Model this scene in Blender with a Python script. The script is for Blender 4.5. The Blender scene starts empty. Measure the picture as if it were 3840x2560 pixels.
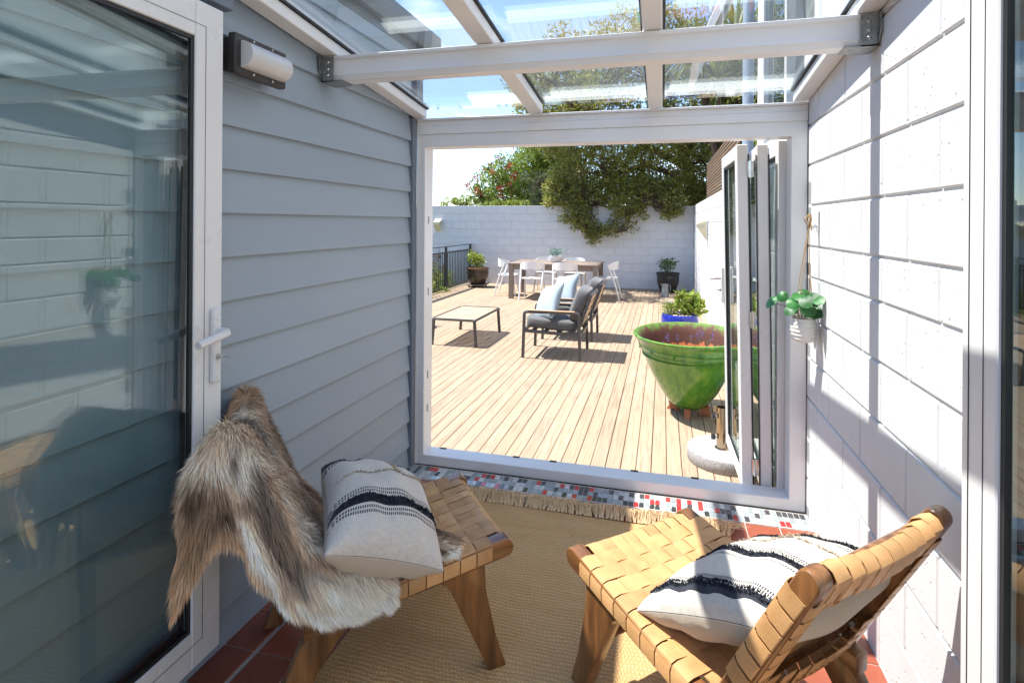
import bpy, bmesh, math, random
import numpy as np
from mathutils import Vector, Matrix

# ------------------------------------------------------------------ scene, camera, light
S = bpy.context.scene
COL = S.collection
random.seed(11)
rng = np.random.default_rng(7)
R = math.radians

CAM = Vector((1.4445, -3.0874, 1.4407)); YAW = 0.26223; ROLL = 0.0066
cam = bpy.data.cameras.new('camera'); cam.sensor_width = 36; cam.lens = 36 * 2108.6 / 3840
cam.shift_y = -(1280 - 832.97) / 3840; cam.clip_start = 0.02; cam.clip_end = 2000
co = bpy.data.objects.new('camera', cam); COL.objects.link(co); S.camera = co
rv = Vector((math.cos(YAW), math.sin(YAW), 0)); fv = Vector((-math.sin(YAW), math.cos(YAW), 0)); uv_ = Vector((0, 0, 1))
r2 = rv * math.cos(ROLL) + uv_ * math.sin(ROLL); u2 = uv_ * math.cos(ROLL) - rv * math.sin(ROLL)
m = Matrix((r2, u2, -fv)).transposed().to_4x4(); m.translation = CAM
co.matrix_world = m

SUN_EL = R(64.4)
wd = bpy.data.worlds.new('World'); S.world = wd; wd.use_nodes = True
nt = wd.node_tree; nt.nodes.clear()
wo = nt.nodes.new('ShaderNodeOutputWorld'); bg = nt.nodes.new('ShaderNodeBackground'); sky = nt.nodes.new('ShaderNodeTexSky')
sky.sky_type = 'NISHITA'; sky.sun_disc = False; sky.sun_elevation = SUN_EL; sky.sun_rotation = R(270); sky.air_density = 1.0; sky.dust_density = 0.05; sky.ozone_density = 1.8; sky.altitude = 1400
bg.inputs['Strength'].default_value = 0.100
# soft broken cloud, the same all round the sky
tc = nt.nodes.new('ShaderNodeTexCoord'); mp = nt.nodes.new('ShaderNodeMapping'); mp.inputs['Scale'].default_value = (1.6, 1.6, 4.2); mp.inputs['Location'].default_value = (3.1, 0.6, 0.35)
nz = nt.nodes.new('ShaderNodeTexNoise'); nz.inputs['Scale'].default_value = 1.5; nz.inputs['Detail'].default_value = 7; nz.inputs['Roughness'].default_value = 0.56
rp = nt.nodes.new('ShaderNodeValToRGB'); rp.color_ramp.elements[0].position = 0.585; rp.color_ramp.elements[1].position = 0.82
rp.color_ramp.elements[1].color = (0.85, 0.85, 0.85, 1)
mx = nt.nodes.new('ShaderNodeMix'); mx.data_type = 'RGBA'; mx.inputs[7].default_value = (9.0, 9.2, 9.6, 1)
nt.links.new(tc.outputs['Generated'], mp.inputs['Vector']); nt.links.new(mp.outputs['Vector'], nz.inputs['Vector']); nt.links.new(nz.outputs['Fac'], rp.inputs['Fac'])
nt.links.new(rp.outputs['Color'], mx.inputs[0]); nt.links.new(sky.outputs['Color'], mx.inputs[6]); nt.links.new(mx.outputs[2], bg.inputs['Color']); nt.links.new(bg.outputs['Background'], wo.inputs['Surface'])

sun = bpy.data.lights.new('sun', 'SUN'); sun.energy = 3.1; sun.angle = R(0.53); sun.color = (1.0, 0.955, 0.89)
so = bpy.data.objects.new('sun', sun); COL.objects.link(so); so.location = (-8, 2, 14)
so.rotation_euler = Vector((math.cos(SUN_EL), 0, -math.sin(SUN_EL))).to_track_quat('-Z', 'Y').to_euler()

vs = S.view_settings; vs.view_transform = 'Standard'; vs.look = 'None'; vs.gamma = 1; vs.use_curve_mapping = False; vs.exposure = 1.77
S.render.engine = 'CYCLES'; cy = S.cycles
cy.use_denoising = True; cy.max_bounces = 9; cy.diffuse_bounces = 5; cy.glossy_bounces = 5; cy.transmission_bounces = 6; cy.transparent_max_bounces = 24; cy.sample_clamp_indirect = 6; cy.caustics_reflective = False; cy.caustics_refractive = False

# ------------------------------------------------------------------ materials
MATS = {}
def srgb(r, g, b):
    f = lambda c: (c / 255 / 12.92 if c / 255 <= .04045 else ((c / 255 + .055) / 1.055) ** 2.4)
    return (f(r), f(g), f(b))
class NT:
    def __init__(s, name):
        s.m = bpy.data.materials.new(name); s.m.use_nodes = True; s.t = s.m.node_tree; s.t.nodes.clear()
        s.out = s.n('OutputMaterial'); MATS[name] = s.m
    def n(s, typ, **kw):
        nd = s.t.nodes.new('ShaderNode' + typ)
        for k, v in kw.items():
            if k.startswith('_'): setattr(nd, k[1:], v)
            else: nd.inputs[k.replace('__', ' ')].default_value = v
        return nd
    def l(s, a, b): s.t.links.new(a, b)
    def math(s, op, a, b=None, clamp=False):
        nd = s.t.nodes.new('ShaderNodeMath'); nd.operation = op; nd.use_clamp = clamp
        for i, x in enumerate((a, b)):
            if x is None: continue
            if isinstance(x, (int, float)): nd.inputs[i].default_value = x
            else: s.l(x, nd.inputs[i])
        return nd.outputs[0]
    def mixc(s, fac, a, b, blend='MIX'):
        nd = s.t.nodes.new('ShaderNodeMix'); nd.data_type = 'RGBA'; nd.blend_type = blend; nd.clamp_factor = True
        for i, x in ((0, fac), (6, a), (7, b)):
            if isinstance(x, (int, float)): nd.inputs[i].default_value = x
            elif isinstance(x, tuple): nd.inputs[i].default_value = (*x[:3], 1)
            else: s.l(x, nd.inputs[i])
        return nd.outputs[2]
    def ramp(s, fac, stops):
        nd = s.t.nodes.new('ShaderNodeValToRGB'); e = nd.color_ramp.elements
        while len(e) < len(stops): e.new(.5)
        for i, (p, c) in enumerate(stops):
            e[i].position = p; e[i].color = (*(c if isinstance(c, tuple) else (c, c, c)), 1)
        s.l(fac, nd.inputs[0]); return nd.outputs[0]
def coords(k, scale=(1, 1, 1), jitter=False, kind='Object'):
    tc = k.n('TexCoord'); mp = k.n('Mapping'); mp.inputs['Scale'].default_value = scale; v = tc.outputs[kind]
    if jitter:
        oi = k.n('ObjectInfo'); a = k.n('VectorMath'); a.operation = 'ADD'; cx = k.n('CombineXYZ')
        k.l(k.math('MULTIPLY', oi.outputs['Random'], 37.0), cx.inputs[0]); k.l(k.math('MULTIPLY', oi.outputs['Random'], 91.0), cx.inputs[1]); k.l(k.math('MULTIPLY', oi.outputs['Random'], 53.0), cx.inputs[2])
        k.l(v, a.inputs[0]); k.l(cx.outputs[0], a.inputs[1]); v = a.outputs[0]
    k.l(v, mp.inputs['Vector']); return mp.outputs['Vector']
def noise(k, vec, scale, detail=4, rough=.55, dist=0):
    n = k.n('TexNoise', Scale=scale, Detail=detail, Roughness=rough, Distortion=dist); k.l(vec, n.inputs['Vector']); return n.outputs['Fac']
def pm(name, c1, c2=None, rough=.5, nscale=6, stretch=(1, 1, 1), lo=.3, hi=.7, metal=0, bump=0, bscale=60, bstretch=None, rand=0, jitter=False, coat=0, spec=.5, sheen=0, rvar=0, sss=0, trans=0, detail=5):
    k = NT(name); b = k.n('BsdfPrincipled', Roughness=rough, Metallic=metal); k.l(b.outputs[0], k.out.inputs[0])
    b.inputs['Specular IOR Level'].default_value = spec; b.inputs['Coat Weight'].default_value = coat; b.inputs['Coat Roughness'].default_value = .08; b.inputs['Sheen Weight'].default_value = sheen
    v = coords(k, stretch, jitter); c2 = c2 or c1
    f = noise(k, v, nscale, detail)
    col = k.ramp(f, [(lo, c1), (hi, c2)])
    if rand:
        oi = k.n('ObjectInfo'); hs = k.n('HueSaturation'); k.l(col, hs.inputs['Color'])
        k.l(k.math('ADD', k.math('MULTIPLY', oi.outputs['Random'], 2 * rand), 1 - rand), hs.inputs['Value']); col = hs.outputs[0]
    k.l(col, b.inputs['Base Color'])
    if rvar: k.l(k.math('ADD', k.math('MULTIPLY', f, rvar), rough - rvar * .5), b.inputs['Roughness'])
    if bump:
        bp = k.n('Bump', Strength=bump, Distance=.01); k.l(noise(k, coords(k, bstretch or (1, 1, 1), jitter), bscale, 6, .6), bp.inputs['Height']); k.l(bp.outputs[0], b.inputs['Normal'])
    if trans:
        tr = k.n('BsdfTranslucent'); k.l(col, tr.inputs['Color']); ms = k.n('MixShader', Fac=trans); k.l(b.outputs[0], ms.inputs[1]); k.l(tr.outputs[0], ms.inputs[2]); k.l(ms.outputs[0], k.out.inputs[0])
    return k
def glass(name, f0, tint, haze=0):
    k = NT(name); lw = k.n('LayerWeight', Blend=.5)
    sch = k.math('ADD', k.math('MULTIPLY', k.math('POWER', lw.outputs['Facing'], 4.2), 1 - f0), f0, True)
    t = k.n('BsdfTransparent', Color=(*tint, 1)); g = k.n('BsdfGlossy', Roughness=.0, Color=(.95, 1, .98, 1)); ms = k.n('MixShader')
    k.l(sch, ms.inputs[0]); k.l(t.outputs[0], ms.inputs[1]); k.l(g.outputs[0], ms.inputs[2]); last = ms.outputs[0]
    if haze:
        d = k.n('BsdfDiffuse', Color=(.8, .8, .78, 1)); m2 = k.n('MixShader'); v = coords(k)
        k.l(k.math('MULTIPLY', k.ramp(noise(k, v, 3, 6, .7), [(.35, .15), (.75, 1.0)]), haze), m2.inputs[0]); k.l(last, m2.inputs[1]); k.l(d.outputs[0], m2.inputs[2]); last = m2.outputs[0]
    k.l(last, k.out.inputs[0])

pm('white_paint', (.82, .82, .815), (.78, .78, .775), rough=.34, nscale=3, bump=.03, bscale=300, rvar=.1)
pm('door_white', (.76, .75, .735), (.72, .71, .70), rough=.28, nscale=2, rvar=.12)
pm('siding', (.30, .358, .412), (.282, .338, .392), rough=.5, nscale=3, stretch=(1, .3, 1), bump=.06, bscale=90, bstretch=(1, .25, 1), rand=.03, jitter=True, rvar=.15)
pm('siding_trim', (.16, .19, .235), (.14, .17, .21), rough=.45, nscale=5, bump=.05, bscale=80)
pm('mortar', (.64, .635, .63), (.58, .575, .57), rough=.85, nscale=20, bump=.3, bscale=120)
pm('gasket', (.012, .012, .013), rough=.5)
pm('galv', (.20, .215, .215), (.36, .375, .37), rough=.45, nscale=55, metal=.75, rvar=.3, lo=.35, hi=.65)
pm('steel', (.62, .61, .59), (.5, .5, .49), rough=.2, metal=1, nscale=12, rvar=.15)
pm('bronze_steel', (.55, .42, .28), (.42, .33, .22), rough=.22, metal=1, nscale=9, rvar=.15)
pm('light_body', (.028, .024, .023), (.04, .034, .032), rough=.5, nscale=12, bump=.05, bscale=200)
pm('diffuser', (.62, .62, .61), (.55, .55, .54), rough=.22, nscale=4, spec=.5)
pm('grout', (.55, .52, .48), (.46, .43, .40), rough=.9, nscale=25, bump=.2, bscale=200)
pm('terracotta_tile', (.34, .095, .050), (.27, .068, .036), rough=.35, nscale=9, bump=.04, bscale=60, rand=.1, jitter=True, rvar=.2)
pm('terracotta', (.52, .21, .11), (.40, .15, .075), rough=.8, nscale=14, bump=.15, bscale=80)
pm('black_metal', (.012, .013, .015), (.02, .021, .023), rough=.4, nscale=8)
pm('grey_metal', (.075, .072, .075), (.095, .09, .092), rough=.42, nscale=8, metal=.2)
pm('rail_metal', (.035, .038, .046), (.05, .053, .06), rough=.45, nscale=8)
pm('gutter_metal', (.13, .145, .16), (.10, .115, .13), rough=.5, nscale=4, rvar=.2)
pm('pipe_blue', (.30, .36, .44), (.26, .32, .40), rough=.5, nscale=4)
pm('rope', (.50, .33, .17), (.36, .23, .11), rough=.9, nscale=120, bump=.5, bscale=300)
pm('hook_white', (.8, .8, .8), rough=.35)
pm('leather', (.62, .355, .155), (.44, .225, .085), rough=.46, nscale=16, bump=.14, bscale=140, rand=.16, lo=.25, hi=.8, jitter=True, rvar=.2)
pm('wood', (.30, .130, .044), (.085, .034, .012), rough=.30, nscale=3, stretch=(14, 1.2, 10), lo=.30, hi=.70, bump=.05, bscale=60, bstretch=(6, 1, 1.5), jitter=True, coat=.25, rvar=.12)
pm('wood_leg', (.30, .130, .044), (.085, .034, .012), rough=.30, nscale=3, stretch=(14, 10, 1.2), lo=.30, hi=.70, bump=.05, bscale=40, bstretch=(14, 10, 1), jitter=True, coat=.25, rvar=.12)
pm('grey_wood', (.30, .235, .19), (.17, .13, .105), rough=.8, nscale=9, stretch=(1, 9, 9), bump=.3, bscale=40, bstretch=(1, 9, 9), rand=.12, jitter=True)
pm('teak_slat', (.56, .38, .22), (.44, .28, .15), rough=.5, nscale=8, stretch=(1, 6, 6), rand=.1, jitter=True)
pm('fence_wood', (.22, .15, .095), (.13, .085, .055), rough=.8, nscale=6, stretch=(8, 1, 8), rand=.15, jitter=True)
pm('grey_fabric', (.085, .085, .088), (.12, .12, .123), rough=.95, nscale=160, bump=.3, bscale=350, sheen=.3, detail=2)
pm('blue_fabric', (.33, .41, .46), (.30, .38, .43), rough=.9, nscale=90, bump=.15, bscale=300, sheen=.2)
pm('plastic_white', (.80, .79, .77), (.76, .75, .73), rough=.4, nscale=3)
pm('ceramic_white', (.76, .74, .70), (.70, .68, .63), rough=.45, nscale=12, bump=.05, bscale=50)
pm('bronze_glaze', (.035, .029, .024), (.085, .072, .058), rough=.28, nscale=5, stretch=(1, 1, 2), rvar=.15, metal=.35)
pm('rim_brown', (.20, .10, .05), (.12, .06, .03), rough=.35, nscale=8)
pm('black_glaze', (.012, .012, .013), (.022, .022, .023), rough=.3, nscale=8, bump=.06, bscale=30, rvar=.15)
pm('blue_glaze', (.012, .022, .30), (.02, .04, .42), rough=.12, nscale=6, coat=.6)
pm('soil', (.06, .035, .02), (.11, .07, .04), rough=.95, nscale=40, bump=.6, bscale=60)
pm('pebble', (.55, .45, .34), (.30, .22, .15), rough=.6, nscale=20, rand=.35, jitter=True)
pm('granite', (.46, .45, .445), (.17, .165, .165), rough=.75, nscale=240, lo=.4, hi=.6, bump=.2, bscale=240, detail=2)
pm('bark', (.13, .085, .055), (.065, .042, .03), rough=.9, nscale=9, stretch=(1, 1, .3), bump=.6, bscale=25)
pm('stem', (.10, .12, .04), (.14, .10, .05), rough=.7, nscale=20)
pm('house_white', (.74, .75, .77), (.70, .71, .73), rough=.7, nscale=4, bump=.05, bscale=60)
pm('inner_plaster', (.66, .65, .63), (.62, .61, .59), rough=.85, nscale=4)
pm('ceiling_paint', (.7, .7, .69), (.66, .66, .65), rough=.85, nscale=4)
pm('ground', (.075, .085, .035), (.12, .095, .06), rough=.95, nscale=1.2, bump=.5, bscale=12)
pm('roof_metal', (.17, .18, .19), (.14, .15, .16), rough=.5, nscale=3)
pm('lamp_cream', (.72, .64, .42), (.66, .58, .37), rough=.35, nscale=6)
pm('fringe', (.72, .64, .52), (.56, .46, .34), rough=.95, nscale=60)
pm('jute_fringe', (.84, .66, .42), (.70, .50, .29), rough=.95, nscale=60)
pm('black_tuft', (.012, .014, .025), (.03, .032, .045), rough=1, nscale=90)
pm('zinc', (.20, .225, .235), (.30, .33, .34), rough=.45, nscale=14, metal=.5, rvar=.2)
pm('brass_stud', (.40, .33, .22), rough=.3, metal=1)
for nm, c in (('mosaic_red', (.62, .035, .03)), ('mosaic_dark', (.055, .056, .06)), ('mosaic_grey', (.36, .40, .41)), ('mosaic_pale', (.66, .66, .62))):
    pm(nm, c, tuple(x * .8 for x in c), rough=.1, nscale=30, rand=.12, jitter=True, coat=.5)
def leafmat(name, cols, rough=.38, trans=.25):
    k = NT(name); b = k.n('BsdfPrincipled', Roughness=rough); g = k.n('NewGeometry')
    col = k.ramp(g.outputs['Random Per Island'], [(i / max(1, len(cols) - 1), c) for i, c in enumerate(cols)])
    k.l(col, b.inputs['Base Color']); tr = k.n('BsdfTranslucent'); k.l(col, tr.inputs['Color']); ms = k.n('MixShader', Fac=trans)
    k.l(b.outputs[0], ms.inputs[1]); k.l(tr.outputs[0], ms.inputs[2]); k.l(ms.outputs[0], k.out.inputs[0])
leafmat('leaf_tree', [(.14, .17, .028), (.27, .30, .055), (.38, .37, .10), (.20, .225, .045), (.48, .43, .17)], .27, .52)
leafmat('leaf_bright', [(.12, .20, .025), (.24, .33, .045), (.34, .40, .07), (.16, .23, .04)], .35, .45)
leafmat('leaf_sage', [(.10, .13, .06), (.15, .18, .09), (.08, .11, .05)], .5)
leafmat('leaf_lime', [(.22, .30, .04), (.34, .40, .06), (.16, .26, .04), (.42, .40, .10)], .45, .4)
leafmat('leaf_mid', [(.04, .10, .025), (.08, .15, .03), (.12, .19, .045)], .4, .3)
leafmat('leaf_silver', [(.22, .32, .29), (.34, .44, .40), (.16, .26, .22), (.42, .50, .47)], .6, .2)
leafmat('leaf_palm', [(.14, .19, .05), (.24, .28, .08), (.34, .33, .14), (.10, .15, .04)], .4, .3)
leafmat('flower_red', [(.45, .015, .02), (.62, .03, .03), (.30, .02, .02)], .7)
leafmat('flower_purple', [(.20, .12, .42), (.30, .20, .55), (.14, .09, .30)], .7)
leafmat('flower_white', [(.75, .72, .70), (.65, .6, .6)], .7)
pm('leaf_house', (.030, .17, .030), (.015, .095, .02), rough=.46, nscale=14, jitter=True, rand=.25, trans=.2)
glass('glass_roof', .045, (.975, .99, .99), haze=.02)
glass('glass_door', .088, (.82, .89, .885))
glass('glass_leaf', .07, (.90, .95, .93), haze=.01)
glass('glass_window', .10, (.55, .6, .62))

# block wall paint: pitted face
k = NT('block_paint'); b = k.n('BsdfPrincipled', Roughness=.7); k.l(b.outputs[0], k.out.inputs[0]); v = coords(k, (1, 1, 1), True)
k.l(k.ramp(noise(k, v, 5, 4), [(.3, (.63, .627, .632)), (.7, (.68, .677, .68))]), b.inputs['Base Color'])
vo = k.n('TexVoronoi', Scale=34); k.l(v, vo.inputs['Vector']); pit = k.math('MULTIPLY', k.ramp(vo.outputs['Distance'], [(.05, 0.), (.22, 1.)]), 1.0)
msk = k.ramp(noise(k, v, 17, 2), [(.50, 1.), (.60, 0.)]); h = k.math('ADD', k.math('MAXIMUM', pit, msk), k.math('MULTIPLY', noise(k, v, 110, 5, .7), .42))
bp = k.n('Bump', Strength=.40, Distance=.006); k.l(h, bp.inputs['Height']); k.l(bp.outputs[0], b.inputs['Normal'])
# decking: bleached reeded pine, grain along local y
k = NT('deck_wood'); b = k.n('BsdfPrincipled', Roughness=.75); k.l(b.outputs[0], k.out.inputs[0]); v = coords(k, (1, 1, 1), True); vg = coords(k, (26, 1.1, 1), True)
g1 = noise(k, vg, 2.2, 6, .6, .6); big = noise(k, coords(k, (3, .8, 1), True), 1.6, 3)
col = k.ramp(g1, [(.28, (.22, .15, .098)), (.5, (.365, .275, .19)), (.75, (.43, .34, .25))])
col = k.mixc(k.ramp(big, [(.4, 0.), (.75, .55)]), col, (.41, .295, .18)); oi = k.n('ObjectInfo'); hs = k.n('HueSaturation'); k.l(col, hs.inputs['Color'])
k.l(k.math('ADD', k.math('MULTIPLY', oi.outputs['Random'], .18), .91), hs.inputs['Value']); k.l(hs.outputs[0], b.inputs['Base Color'])
tcc = k.n('TexCoord'); sp = k.n('SeparateXYZ'); k.l(tcc.outputs['Object'], sp.inputs[0])
wv = k.math('SINE', k.math('MULTIPLY', sp.outputs[0], 2 * math.pi / .0075)); hh = k.math('ADD', k.math('MULTIPLY', wv, .5), k.math('MULTIPLY', g1, .5))
bp = k.n('Bump', Strength=.5, Distance=.003); k.l(hh, bp.inputs['Height']); k.l(bp.outputs[0], b.inputs['Normal'])
# jute rug weave
k = NT('jute'); b = k.n('BsdfPrincipled', Roughness=.95); k.l(b.outputs[0], k.out.inputs[0]); v = coords(k); tcc = k.n('TexCoord'); sp = k.n('SeparateXYZ'); k.l(tcc.outputs['Object'], sp.inputs[0])
wob = k.math('MULTIPLY', noise(k, v, 9, 3), .03); row = k.math('MULTIPLY', k.math('ADD', sp.outputs[1], wob), 2 * math.pi / .0165); clm = k.math('MULTIPLY', k.math('ADD', sp.outputs[0], wob), 2 * math.pi / .0125)
ph = k.math('MULTIPLY', k.math('FLOOR', k.math('DIVIDE', row, 2 * math.pi)), math.pi)
wv = k.math('MULTIPLY', k.math('ADD', k.math('MULTIPLY', k.math('SINE', row), .5), .5), k.math('ADD', k.math('MULTIPLY', k.math('SINE', k.math('ADD', clm, ph)), .35), .65))
fz = noise(k, v, 160, 3, .7); pat = noise(k, coords(k, (1, 5, 1)), 3, 4)
col = k.mixc(k.math('ADD', k.math('MULTIPLY', wv, .7), k.math('ADD', k.math('MULTIPLY', fz, .3), .14)), (.45, .25, .10), k.ramp(pat, [(.3, (.76, .47, .20)), (.7, (.86, .57, .27))]))
k.l(col, b.inputs['Base Color']); bp = k.n('Bump', Strength=.9, Distance=.006); k.l(k.math('ADD', wv, k.math('MULTIPLY', fz, .5)), bp.inputs['Height']); k.l(bp.outputs[0], b.inputs['Normal'])
# green glazed urn: outside green, bare terracotta low inside
k = NT('green_glaze'); b = k.n('BsdfPrincipled', Roughness=.16); b.inputs['Coat Weight'].default_value = .5; k.l(b.outputs[0], k.out.inputs[0]); v = coords(k, (3.4, 3.4, .45)); v2 = coords(k)
col = k.ramp(noise(k, v, 5, 5, .6), [(.25, (.03, .13, .014)), (.45, (.07, .23, .02)), (.62, (.14, .31, .03)), (.8, (.26, .34, .05))])
col = k.mixc(k.ramp(noise(k, v2, 140, 2), [(.66, 0.), (.74, .55)]), col, (.55, .6, .42)); k.l(col, b.inputs['Base Color'])
bp = k.n('Bump', Strength=.12, Distance=.004); k.l(noise(k, v2, 40, 4), bp.inputs['Height']); k.l(bp.outputs[0], b.inputs['Normal'])
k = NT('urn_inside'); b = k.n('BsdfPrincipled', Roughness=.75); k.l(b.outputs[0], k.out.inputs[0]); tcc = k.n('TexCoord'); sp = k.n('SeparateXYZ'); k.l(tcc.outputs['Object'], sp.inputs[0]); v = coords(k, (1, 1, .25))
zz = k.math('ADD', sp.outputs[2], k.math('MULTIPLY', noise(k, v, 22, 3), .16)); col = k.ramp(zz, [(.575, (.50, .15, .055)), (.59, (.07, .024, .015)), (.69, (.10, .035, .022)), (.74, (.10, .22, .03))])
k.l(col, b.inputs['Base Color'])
# striped hand-woven cushion: stripes by local y, plain back
def cushion_cloth(name, thicks, thins):
    k = NT(name); b = k.n('BsdfPrincipled', Roughness=.95); b.inputs['Sheen Weight'].default_value = .2; k.l(b.outputs[0], k.out.inputs[0]); tcc = k.n('TexCoord'); sp = k.n('SeparateXYZ'); k.l(tcc.outputs['Object'], sp.inputs[0])
    Y = sp.outputs[1]; slub = noise(k, coords(k, (60, 500, 60)), 1.0, 3); sl2 = noise(k, coords(k, (500, 50, 60)), 1.0, 3)
    base = k.mixc(k.ramp(k.math('ADD', k.math('MULTIPLY', slub, .5), k.math('MULTIPLY', sl2, .5)), [(.35, 0.), (.65, 1.)]), (.54, .49, .425), (.68, .635, .565))
    dash = k.math('GREATER_THAN', k.math('SINE', k.math('MULTIPLY', sp.outputs[0], 2 * math.pi / .006)), -.3)
    def band(c, w): return k.math('LESS_THAN', k.math('ABSOLUTE', k.math('SUBTRACT', Y, c)), w)
    col = base
    for c in thins: col = k.mixc(k.math('MULTIPLY', band(c, .0042), dash), col, (.03, .032, .045))
    for c, w in thicks: col = k.mixc(band(c, w), col, (.018, .02, .032))
    col = k.mixc(k.math('LESS_THAN', sp.outputs[2], -.004), col, (.50, .42, .32)); k.l(col, b.inputs['Base Color'])
    bp = k.n('Bump', Strength=.35, Distance=.003); k.l(k.math('ADD', slub, sl2), bp.inputs['Height']); k.l(bp.outputs[0], b.inputs['Normal'])
ST_L = [(-.094, .0155), (.19, .014)]; ST_R = [(-.212, .011), (-.055, .0125), (.150, .0125)]
cushion_cloth('cushion_cloth', ST_L, (-.121, -.134, -.067, -.055, .167, .156)); cushion_cloth('cushion_cloth_b', ST_R, (-.193, -.183, -.082, -.032, -.022, .127, .116, .172))
# reindeer hide: colour from the vertex colour of each hair
for nm, rg in (('fur', .75), ('fur_skin', .9)):
    k = NT(nm); b = k.n('BsdfPrincipled', Roughness=rg); b.inputs['Specular IOR Level'].default_value = .25; a = k.n('Attribute'); a.attribute_name = 'tone'; k.l(a.outputs['Color'], b.inputs['Base Color']); k.l(b.outputs[0], k.out.inputs[0])

# ------------------------------------------------------------------ mesh helpers
class MB:
    def __init__(s): s.v = []; s.f = []
    def add(s, vs, fs):
        n = len(s.v); s.v += [tuple(float(c) for c in x) for x in vs]; s.f += [tuple(i + n for i in f) for f in fs]; return s
    def box(s, a, b, bev=0.0, M=None):
        a = np.minimum(a, b) if False else np.array(a, float); b = np.array(b, float); c = (a + b) / 2; h = np.abs(b - a) / 2; e = min(bev, h.min() * .49)
        vs = []; ix = {}
        for sx in (-1, 1):
            for sy in (-1, 1):
                for sz in (-1, 1):
                    q = np.array((sx, sy, sz))
                    for ax in range(3 if e > 0 else 1):
                        o = q * h
                        if e > 0:
                            for o_ax in range(3):
                                if o_ax != ax: o[o_ax] -= q[o_ax] * e
                        ix[(sx, sy, sz, ax)] = len(vs); vs.append(c + o)
        if M is not None: vs = [M @ Vector(p) for p in vs]
        g = lambda sx, sy, sz, ax: ix[(sx, sy, sz, ax if e > 0 else 0)]
        fs = []
        for t in (-1, 1):
            fs.append([g(t, -1, -1, 0), g(t, 1, -1, 0), g(t, 1, 1, 0), g(t, -1, 1, 0)][::t])
            fs.append([g(-1, t, -1, 1), g(-1, t, 1, 1), g(1, t, 1, 1), g(1, t, -1, 1)][::t])
            fs.append([g(-1, -1, t, 2), g(1, -1, t, 2), g(1, 1, t, 2), g(-1, 1, t, 2)][::t])
        if e > 0:
            for p in (-1, 1):
                for q in (-1, 1):
                    fs.append([g(p, q, -1, 0), g(p, q, 1, 0), g(p, q, 1, 1), g(p, q, -1, 1)])
                    fs.append([g(p, -1, q, 0), g(p, 1, q, 0), g(p, 1, q, 2), g(p, -1, q, 2)])
                    fs.append([g(-1, p, q, 1), g(1, p, q, 1), g(1, p, q, 2), g(-1, p, q, 2)])
                    for r in (-1, 1): fs.append([g(p, q, r, 0), g(p, q, r, 1), g(p, q, r, 2)])
        return s.add(vs, fs)
    def bar(s, p0, p1, w, h, up=(0, 0, 1), bev=0.0, w1=None, h1=None):
        p0 = Vector(p0); p1 = Vector(p1); d = p1 - p0; L = d.length; d.normalize(); sd = d.cross(Vector(up))
        if sd.length < 1e-4: sd = d.cross(Vector((1, 0, 0)))
        sd.normalize(); u = sd.cross(d); w1 = w if w1 is None else w1; h1 = h if h1 is None else h1
        t = MB().box((-.5, 0, -.5), (.5, 1, .5), 0) if bev == 0 else MB().box((-w / 2, 0, -h / 2), (w / 2, L, h / 2), bev)
        vs = []
        for x, y, z in t.v:
            if bev == 0: f = y; vs.append(p0 + d * (y * L) + sd * (x * (w + (w1 - w) * f)) + u * (z * (h + (h1 - h) * f)))
            else:
                f = y / L; vs.append(p0 + d * y + sd * (x * (1 + (w1 / w - 1) * f)) + u * (z * (1 + (h1 / h - 1) * f)))
        return s.add(vs, t.f)
    def tube(s, pts, rad, n=8, caps=True):
        pts = [Vector(p) for p in pts]; m = len(pts); rad = [rad] * m if isinstance(rad, (int, float)) else rad
        vs = []; prev = None
        for i, p in enumerate(pts):
            d = (pts[min(i + 1, m - 1)] - pts[max(i - 1, 0)]).normalized()
            if prev is None:
                a = d.cross(Vector((0, 0, 1)))
                if a.length < 1e-3: a = d.cross(Vector((1, 0, 0)))
            else: a = prev - d * prev.dot(d)
            a.normalize(); prev = a; b = d.cross(a)
            for j in range(n): t = 2 * math.pi * j / n; vs.append(p + (a * math.cos(t) + b * math.sin(t)) * rad[i])
        fs = [(i * n + j, i * n + (j + 1) % n, (i + 1) * n + (j + 1) % n, (i + 1) * n + j) for i in range(m - 1) for j in range(n)]
        if caps: fs += [tuple(range(n))[::-1], tuple((m - 1) * n + j for j in range(n))]
        return s.add(vs, fs)
    def lathe(s, prof, n=32, c=(0, 0, 0), fn=None, cap=True):
        vs = []; m = len(prof)
        for r, z in prof:
            for j in range(n):
                t = 2 * math.pi * j / n; rr = r if fn is None else fn(r, z, t); vs.append((c[0] + rr * math.cos(t), c[1] + rr * math.sin(t), c[2] + z))
        fs = [(i * n + j, i * n + (j + 1) % n, (i + 1) * n + (j + 1) % n, (i + 1) * n + j) for i in range(m - 1) for j in range(n)]
        if cap and prof[0][0] > 1e-3: fs.append(tuple(range(n))[::-1])
        if cap and prof[-1][0] > 1e-3: fs.append(tuple((m - 1) * n + j for j in range(n)))
        return s.add(vs, fs)
    def prism(s, poly, axis, a, b):
        P = lambda p, t: {0: (t, p[0], p[1]), 1: (p[0], t, p[1]), 2: (p[0], p[1], t)}[axis]
        n = len(poly); vs = [P(p, a) for p in poly] + [P(p, b) for p in poly]
        return s.add(vs, [tuple(range(n))[::-1], tuple(range(n, 2 * n))] + [(i, (i + 1) % n, n + (i + 1) % n, n + i) for i in range(n)])
    def grid(s, P, closed_u=False):
        nu = len(P); nv = len(P[0]); vs = [p for r in P for p in r]
        fs = [(i * nv + j, i * nv + j + 1, ((i + 1) % nu) * nv + j + 1, ((i + 1) % nu) * nv + j) for i in range(nu if closed_u else nu - 1) for j in range(nv - 1)]
        return s.add(vs, fs)
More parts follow.
